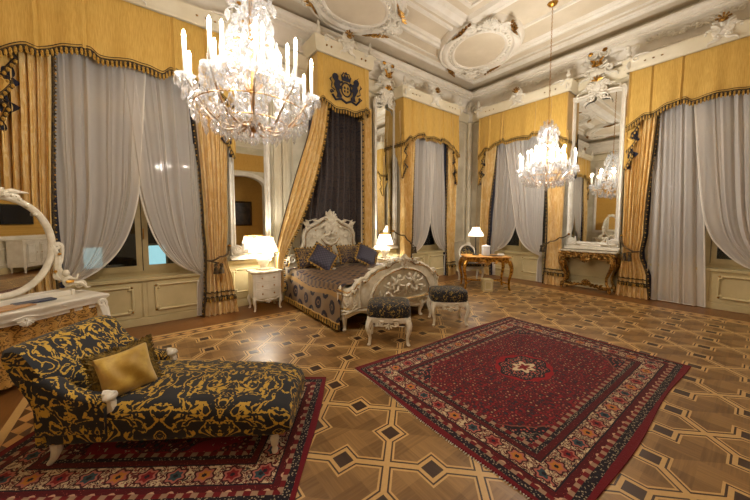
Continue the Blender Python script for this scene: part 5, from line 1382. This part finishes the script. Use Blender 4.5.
# ================================================================== rugs
def rug(name, loc, rz, hx, hy, mat, label, fringe_ends=True):
    root = empty(name, (loc[0], loc[1], 0), rz, label, 'rug')
    def f(u, v):
        x, y = (2 * u - 1) * hx, (2 * v - 1) * hy; w_ = .012 * sin(y * 4 + x) * (abs(x) / hx) ** 8 ; w2 = .015 * sin(x * 3.2) * (abs(y) / hy) ** 8
        return (x + w_, y + w2, .010 + .001 * sin(x * 5) * sin(y * 4))
    m = MB().grid(f, 60, 44); n = 60
    P = [f(i / 60, 0) for i in range(60)] + [f(1, i / 44) for i in range(44)] + [f(1 - i / 60, 1) for i in range(60)] + [f(0, 1 - i / 44) for i in range(44)]
    m.tube([(x, y, .006) for x, y, z in P], .0055, 5, True); m.build('pile', mat, root)
    fr = MB(); rr = random.Random(2)
    for sx in ((-1,) if fringe_ends else ()):
        for i in range(int(hy * 2 / .018)):
            x, y, z = f((sx + 1) / 2, (i + .5) * .018 / (hy * 2)); fr.tube([(x, y, .006), (x + sx * rr.uniform(.012, .022), y + rr.uniform(-.008, .008), .004)], [.0045, .003], 3)
    if fringe_ends: tag(fr.build('fringe', PAPER, root), kind='stuff')
    return root
rug('persian_rug', (-5.03, -4.30), radians(-1.5), 1.46, 1.02, rug_mat('red persian rug', 1.46, 1.02), 'large red persian rug with a central medallion in front of the stools')
rug('persian_rug', (-8.01, -3.17), radians(-35.6), 1.02, .68, rug_mat('dark red persian rug', 1.02, .68, False), 'darker red persian rug under the chaise longue', False)

# ================================================================== chandeliers
def chandelier(x, y, z0, label, rot=0):
    root = empty('chandelier', (x, y, z0), rot, label, 'chandelier', 'crystal chandeliers'); rr = random.Random(11)
    # z measured up from the bottom pendant
    f = MB()
    f.lathe([(0, .10), (.03, .11), (.07, .15), (.08, .17), (.03, .19), (.018, .22), (.018, .40), (.04, .43), (.018, .46), (.016, .85), (.05, .88), (.02, .91), (.014, 1.25), (.03, 1.27), (.01, 1.30)], (0, 0, 0), 14)
    f.build('stem', BRASS, root)
    b = MB(); b.lathe([(.02, .22), (.09, .26), (.12, .31), (.08, .37), (.03, .40)], (0, 0, 0), 14); b.lathe([(.03, .48), (.07, .54), (.085, .62), (.05, .72), (.02, .76), (.05, .80), (.02, .84)], (0, 0, 0), 14)
    b.lathe([(.02, .92), (.05, .97), (.06, 1.02), (.03, 1.10), (.015, 1.14), (.04, 1.18), (.01, 1.24)], (0, 0, 0), 12); b.build('glass_balusters', CRYSTAL, root)
    MB().ball((0, 0, .035), (.032, .032, .038), None, 10, 8).build('bottom_pendant', CRYSTAL, root)
    MB().tube([(0, 0, .06), (0, 0, .12)], .004, 4).build('bottom_link', BRASS, root)
    c = MB(); L = H - z0 - 1.28
    k = 0
    while k * .035 < L:
        zz = 1.29 + .035 * k; A = T(0, 0, zz) @ RZ((k % 2) * pi / 2); c.tube([(.010 * cos(t), 0, .022 * sin(t)) for t in [2 * pi * q / 8 for q in range(8)]], .0035, 4, True, A); k += 1
    c.build('suspension_chain', BRASS, root)
    r = MB(); r.lathe([(.0, 0), (.09, 0), (.07, -.03), (.02, -.06), (0, -.06)], (0, 0, H - z0 - .001), 16); r.build('ceiling_rose', GILT, root)
    bracelets = MB(); ro = MB()
    for R_, zz in ((.26, .17), (.42, .26), (.18, .74)): ro = MB(); ro.tube([(R_ * cos(t), R_ * sin(t), zz) for t in [2 * pi * q / 30 for q in range(30)]], .004, 5, True); ro.build('ring_frame', BRASS, root)
    def drop(m, p, s=1.0):
        m.lathe([(0, 0), (.010 * s, -.012 * s), (.016 * s, -.03 * s), (.013 * s, -.05 * s), (0, -.072 * s)], p, 6)
    proto = {}
    tiers = ((10, .47, .40, .24, .1), (6, .28, .53, .22, pi / 6))
    for n, R_, zc, ht, a0 in tiers:
        for i in range(n):
            a = a0 + 2 * pi * i / n; A = RZ(a)
            m = MB(); P = []
            for q in range(13):
                t = q / 12; xx = .03 + (R_ - .03) * t; zz = (zc - .22 if n > 6 else zc - .10) + (.09 * sin(pi * t * 1.2) * (-1 if n > 6 else 1.0)) + t ** 2 * (.165 if n > 6 else .13)
                P.append((xx, .02 * sin(2 * pi * t), zz))
            m.tube(P, [.011 - .004 * q / 12 for q in range(13)], 6, M=A); arm = m.build('arm', mottled('amber glass arm', rgb(200, 150, 100), rgb(240, 225, 200), 20, .12) if 'arm' not in proto else proto['arm'], root); proto['arm'] = arm.data.materials[0]
            ex, ey = R_ * cos(a), R_ * sin(a)
            p = MB(); p.lathe([(.012, -.03), (.03, -.012), (.062, .0), (.066, .008), (.02, .004), (.018, .02), (.012, .025)], (ex, ey, zc), 10); p.build('drip_pan', CRYSTAL, root)
            cd_ = MB(); cd_.lathe([(.013, .02), (.013, .02 + ht), (.009, .025 + ht)], (ex, ey, zc), 8); cn = cd_.build('candle', CANDLE, root)
            MB().lathe([(.006, 0), (.013, .012), (.011, .03), (.003, .052), (0, .056)], (ex, ey, zc + .02 + ht), 8).build('bulb', BULB, cn)
            point_light('candle_light', (ex, ey, zc + .05 + ht), CANDLE_W * (1 if n > 6 else .9), (1, .955, .885), .02, root)
            d = MB()
            for q in range(6):
                aa = 2 * pi * q / 6 + a; drop(d, (ex + .058 * cos(aa), ey + .058 * sin(aa), zc - .004), rr.uniform(.9, 1.3))
            drop(d, (ex, ey, zc - .03), 1.7); d.build('pendants', CRYSTAL, root)
            s_ = MB(); xm = R_ * .62; zm = P[7][2]
            for q in (0, 1, 2):
                xq = xm + .07 * (q - 1); s_ = MB(); s_.M = A; s_.ball((xq, 0, zm + .012), (.016, .016, .024)); drop(s_, (xq, 0, zm - .008), 1.25); s_.build('arm_pendant', CRYSTAL, root)
            s_ = MB()
            # rosette standing on the arm
            for q in range(6): s_.ball((R_ * .80 + .03 * cos(q * pi / 3), 0, P[9][2] + .06 + .03 * sin(q * pi / 3)), (.014, .007, .014), A, 5, 4)
            s_.build('arm_rosette', CRYSTAL, root)
    # bead swags between arms and up to the crown
    for i in range(10):
        a = 2 * pi * i / 10; a2 = 2 * pi * (i + 1) / 10; g = MB()
        for q in range(15):
            t = q / 14; aa = a + (a2 - a) * t; g.ball((.45 * cos(aa), .45 * sin(aa), .42 - .13 * sin(pi * t)), .010, None, 5, 4)
        g.build('bead_swag', CRYSTAL, root); g = MB()
        for q in range(20):
            t = q / 19; rad = .14 + (.45 - .14) * t ** 1.6; g.ball((rad * cos(a), rad * sin(a), .92 - .52 * t ** .7 - .03 * sin(pi * t)), .009, None, 5, 4)
        g.build('bead_swag', CRYSTAL, root); g = MB()
        for q in range(12):
            t = q / 11; rad = .44 * (1 - t) + .06 * t; g.ball((rad * cos(a + .3), rad * sin(a + .3), .28 - .12 * sin(pi * t * .5) - .02), .010, None, 5, 4)
        g.build('bead_swag', CRYSTAL, root)
    for i in range(6):
        a = 2 * pi * i / 6; g = MB()
        for q in range(12):
            t = q / 11; rad = .03 + .12 * sin(pi * t * .9); g.ball((rad * cos(a), rad * sin(a), 1.18 - .30 * t), .009, None, 5, 4)
        drop(g, (.15 * cos(a), .15 * sin(a), .86), 1.6); drop(g, (.10 * cos(a + .5), .10 * sin(a + .5), 1.02), 1.4)
        for h in (0, 1):     # leaves of the upper crown
            A = T(0, 0, (.80, 1.08)[h]) @ RZ(a + h * .5); g.tube([(.02, 0, 0), (.08, 0, .05), (.13, 0, .04), (.15, 0, -.01)], [.006, .009, .008, .004], 5, M=A)
            g.ball((.15, 0, .06), (.02, .012, .028), A, 6, 5)
        for q in range(7):
            zz = .78 + .075 * q; rd = (.20, .17, .15, .17, .19, .15, .09)[q]; aa = a + .35 * q
            g.tube([(.02 * cos(aa), .02 * sin(aa), zz - .03), (rd * .7 * cos(aa), rd * .7 * sin(aa), zz + .03), (rd * cos(aa), rd * sin(aa), zz)], [.004, .007, .004], 4)
            drop(g, (rd * cos(aa), rd * sin(aa), zz), 1.35); g.ball((rd * .8 * cos(aa), rd * .8 * sin(aa), zz + .05), (.022, .022, .03), None, 6, 5)
        g.build('crown_crystals', CRYSTAL, root)
    for i in range(10):   # upright cut glass spires and rosettes between the candles
        a = .1 + 2 * pi * (i + .5) / 10; g = MB()
        for R_, z1_, s1 in ((.36, .40, 1.0), (.22, .56, 1.2)):
            x_, y_ = R_ * cos(a), R_ * sin(a); g.lathe([(.006, 0), (.012, .04 * s1), (.024, .07 * s1), (.010, .10 * s1), (.018, .13 * s1), (0, .20 * s1)], (x_, y_, z1_), 6)
            for q in range(5): g.ball((x_ + .035 * cos(q * 1.256) * -sin(a), y_ + .035 * cos(q * 1.256) * cos(a), z1_ + .02 + .035 * sin(q * 1.256)), .014, None, 5, 4)
            for q in range(4): drop(g, (x_ + .03 * cos(q * 1.57), y_ + .03 * sin(q * 1.57), z1_ - .02), 1.2)
        g.build('glass_spires', CRYSTAL, root)
    for R_, zz, n in ((.26, .17, 20), (.42, .25, 26), (.14, .12, 12), (.18, .74, 14)):
        for j in range(n):
            a = 2 * pi * j / n; g = MB(); drop(g, (R_ * cos(a), R_ * sin(a), zz), 1.5 if R_ > .18 else 1.2); g.build('hanging_prism', CRYSTAL, root)
    return root
chandelier(-7.42, -3.20, 2.17, 'crystal chandelier hanging between the chaise longue and the bed')
chandelier(-2.05, -3.20, 2.13, 'crystal chandelier hanging in front of the tall console mirror and desk window', .2)

# ================================================================== behind the viewer, seen in the mirrors
sb = empty('sideboard', (-1.25, -7.22, 0), pi, 'white bow fronted sideboard against the back wall, seen in the oval mirror', 'sideboard')
m = MB(); bow = [(-.85, .24)] + [(-.85 + 1.7 * i / 14, -.18 - .06 * sin(pi * i / 14)) for i in range(15)] + [(.85, .24)]
m.prism(bow, .18, .96); m.build('body', CREAMF, sb); MB().prism([(a * 1.04, b2 * 1.06) for a, b2 in bow], .96, 1.0).build('top', CREAMF, sb, bevel=.008)
for k in range(4):
    x0 = -.80 + k * .41; yy = -.18 - .06 * sin(pi * (x0 + .19 + .85) / 1.7) - .004; d = MB(); panel_frame(d, x0, x0 + .37, .24, .92, yy, ((0, 0), (.004, .012), (.014, .012), (.018, 0)))
    panel_frame(d, x0 + .05, x0 + .32, .30, .86, yy); dr = d.build('door', CREAMF, sb); MB().ball((x0 + (.33 if k % 2 == 0 else .04), yy - .02, .6), .014).build('knob', BRASS, dr)
for sx in (-1, 1):
    for yy in (-.16, .18): q = MB(); cabriole(q, sx * .80, yy, .2, sx, -.6, 1.0, .03); q.build('leg', CREAMF, sb)
tv = empty('television', (-1.75, -7.46, 1.75), pi, 'dark flat screen on the gold panel above the sideboard', 'television')
MB().bx(-.50, .50, -.06, 0, -.30, .30).build('casing', BLACKM, tv, bevel=.006); MB().bx(-.47, .47, -.066, -.058, -.27, .27).build('screen', DARKGLASS, tv, smooth=False)
pt = empty('framed_painting', (-4.62, -8.88, 1.9), pi, 'dark portrait in a black frame on the alcove wall, seen in the bedside mirror', 'painting')
m = MB(); panel_frame(m, -.40, .40, -.55, .55, 0, ((0, 0), (0, .03), (.03, .05), (.06, .03), (.07, .01))); m.build('frame', mottled('dark gilt frame', rgb(30, 22, 16), rgb(110, 76, 36), 20, .4, .4), pt)
MB().bx(-.36, .36, -.012, 0, -.51, .51).build('canvas', mottled('dark oil paint', rgb(20, 18, 22), rgb(74, 58, 48), 4, .35), pt, smooth=False)
def sconce(x, z, label):
    r = empty('wall_sconce', (x, YB, z), pi, label, 'wall lamp'); m = MB(); m.ball((0, -.03, 0), (.06, .02, .10), None, 10, 6)
    for h in (-1, 1): m.tube([(0, -.05, -.04), (h * .06, -.10, -.08), (h * .12, -.12, -.02), (h * .13, -.12, .04)], .008, 6)
    m.build('bracket', BRASS, r)
    for h in (-1, 1):
        MB().lathe([(.012, .04), (.012, .14)], (h * .13, -.12, 0), 8).build('candle', CANDLE, r); MB().ball((h * .13, -.12, .165), (.012, .012, .025), None, 6, 5).build('bulb', BULB, r)
        point_light('sconce_light', (h * .13, -.14, .17), 5, (1, .955, .885), .02, r)
    g = MB()
    for k in range(8): g.lathe([(0, 0), (.014, -.03), (0, -.07)], (.10 * cos(k * pi / 7), -.08 - .04 * sin(k * pi / 7), -.06 - .03 * (k % 2)), 6)
    g.build('crystals', CRYSTAL, r); return r
sconce(-6.0, 2.35, 'crystal wall lamp on the back wall left of the alcove'); sconce(-3.7, 2.35, 'crystal wall lamp on the back wall right of the alcove')

# ================================================================== outside: facades across the street
def facade(M, w, h, wins, label):
    r = empty('building', label=label, cat='building'); m = MB(); m.bx(-w / 2, w / 2, 0, .5, -8, h, M); m.build('wall', mottled('night facade', rgb(46, 42, 34), rgb(60, 54, 42), 1, .9), r, smooth=False)
    for a, b2, c_, d_ in wins:
        f = MB(); f.bx(a - .1, b2 + .1, -.06, .02, c_ - .1, d_ + .1, M); wf = f.build('window', FRAMEWOOD, r, smooth=False)
        MB().bx(a, b2, -.08, -.055, c_, d_, M).build('pane', TEAL, wf, smooth=False)
    return r
facade(T(-9.0, 14, 0), 24, 12, [(-1.55, -.88, -.85, .27), (.84, 1.66, -.88, .26)], 'dark building across the street with teal lit windows beyond the left window')
facade(ME @ T(2.0, 16, 0), 24, 12, [(4.53, 4.84, -.65, .31), (4.92, 5.24, -.65, .31)], 'dark building across the street with teal lit windows beyond the desk window')
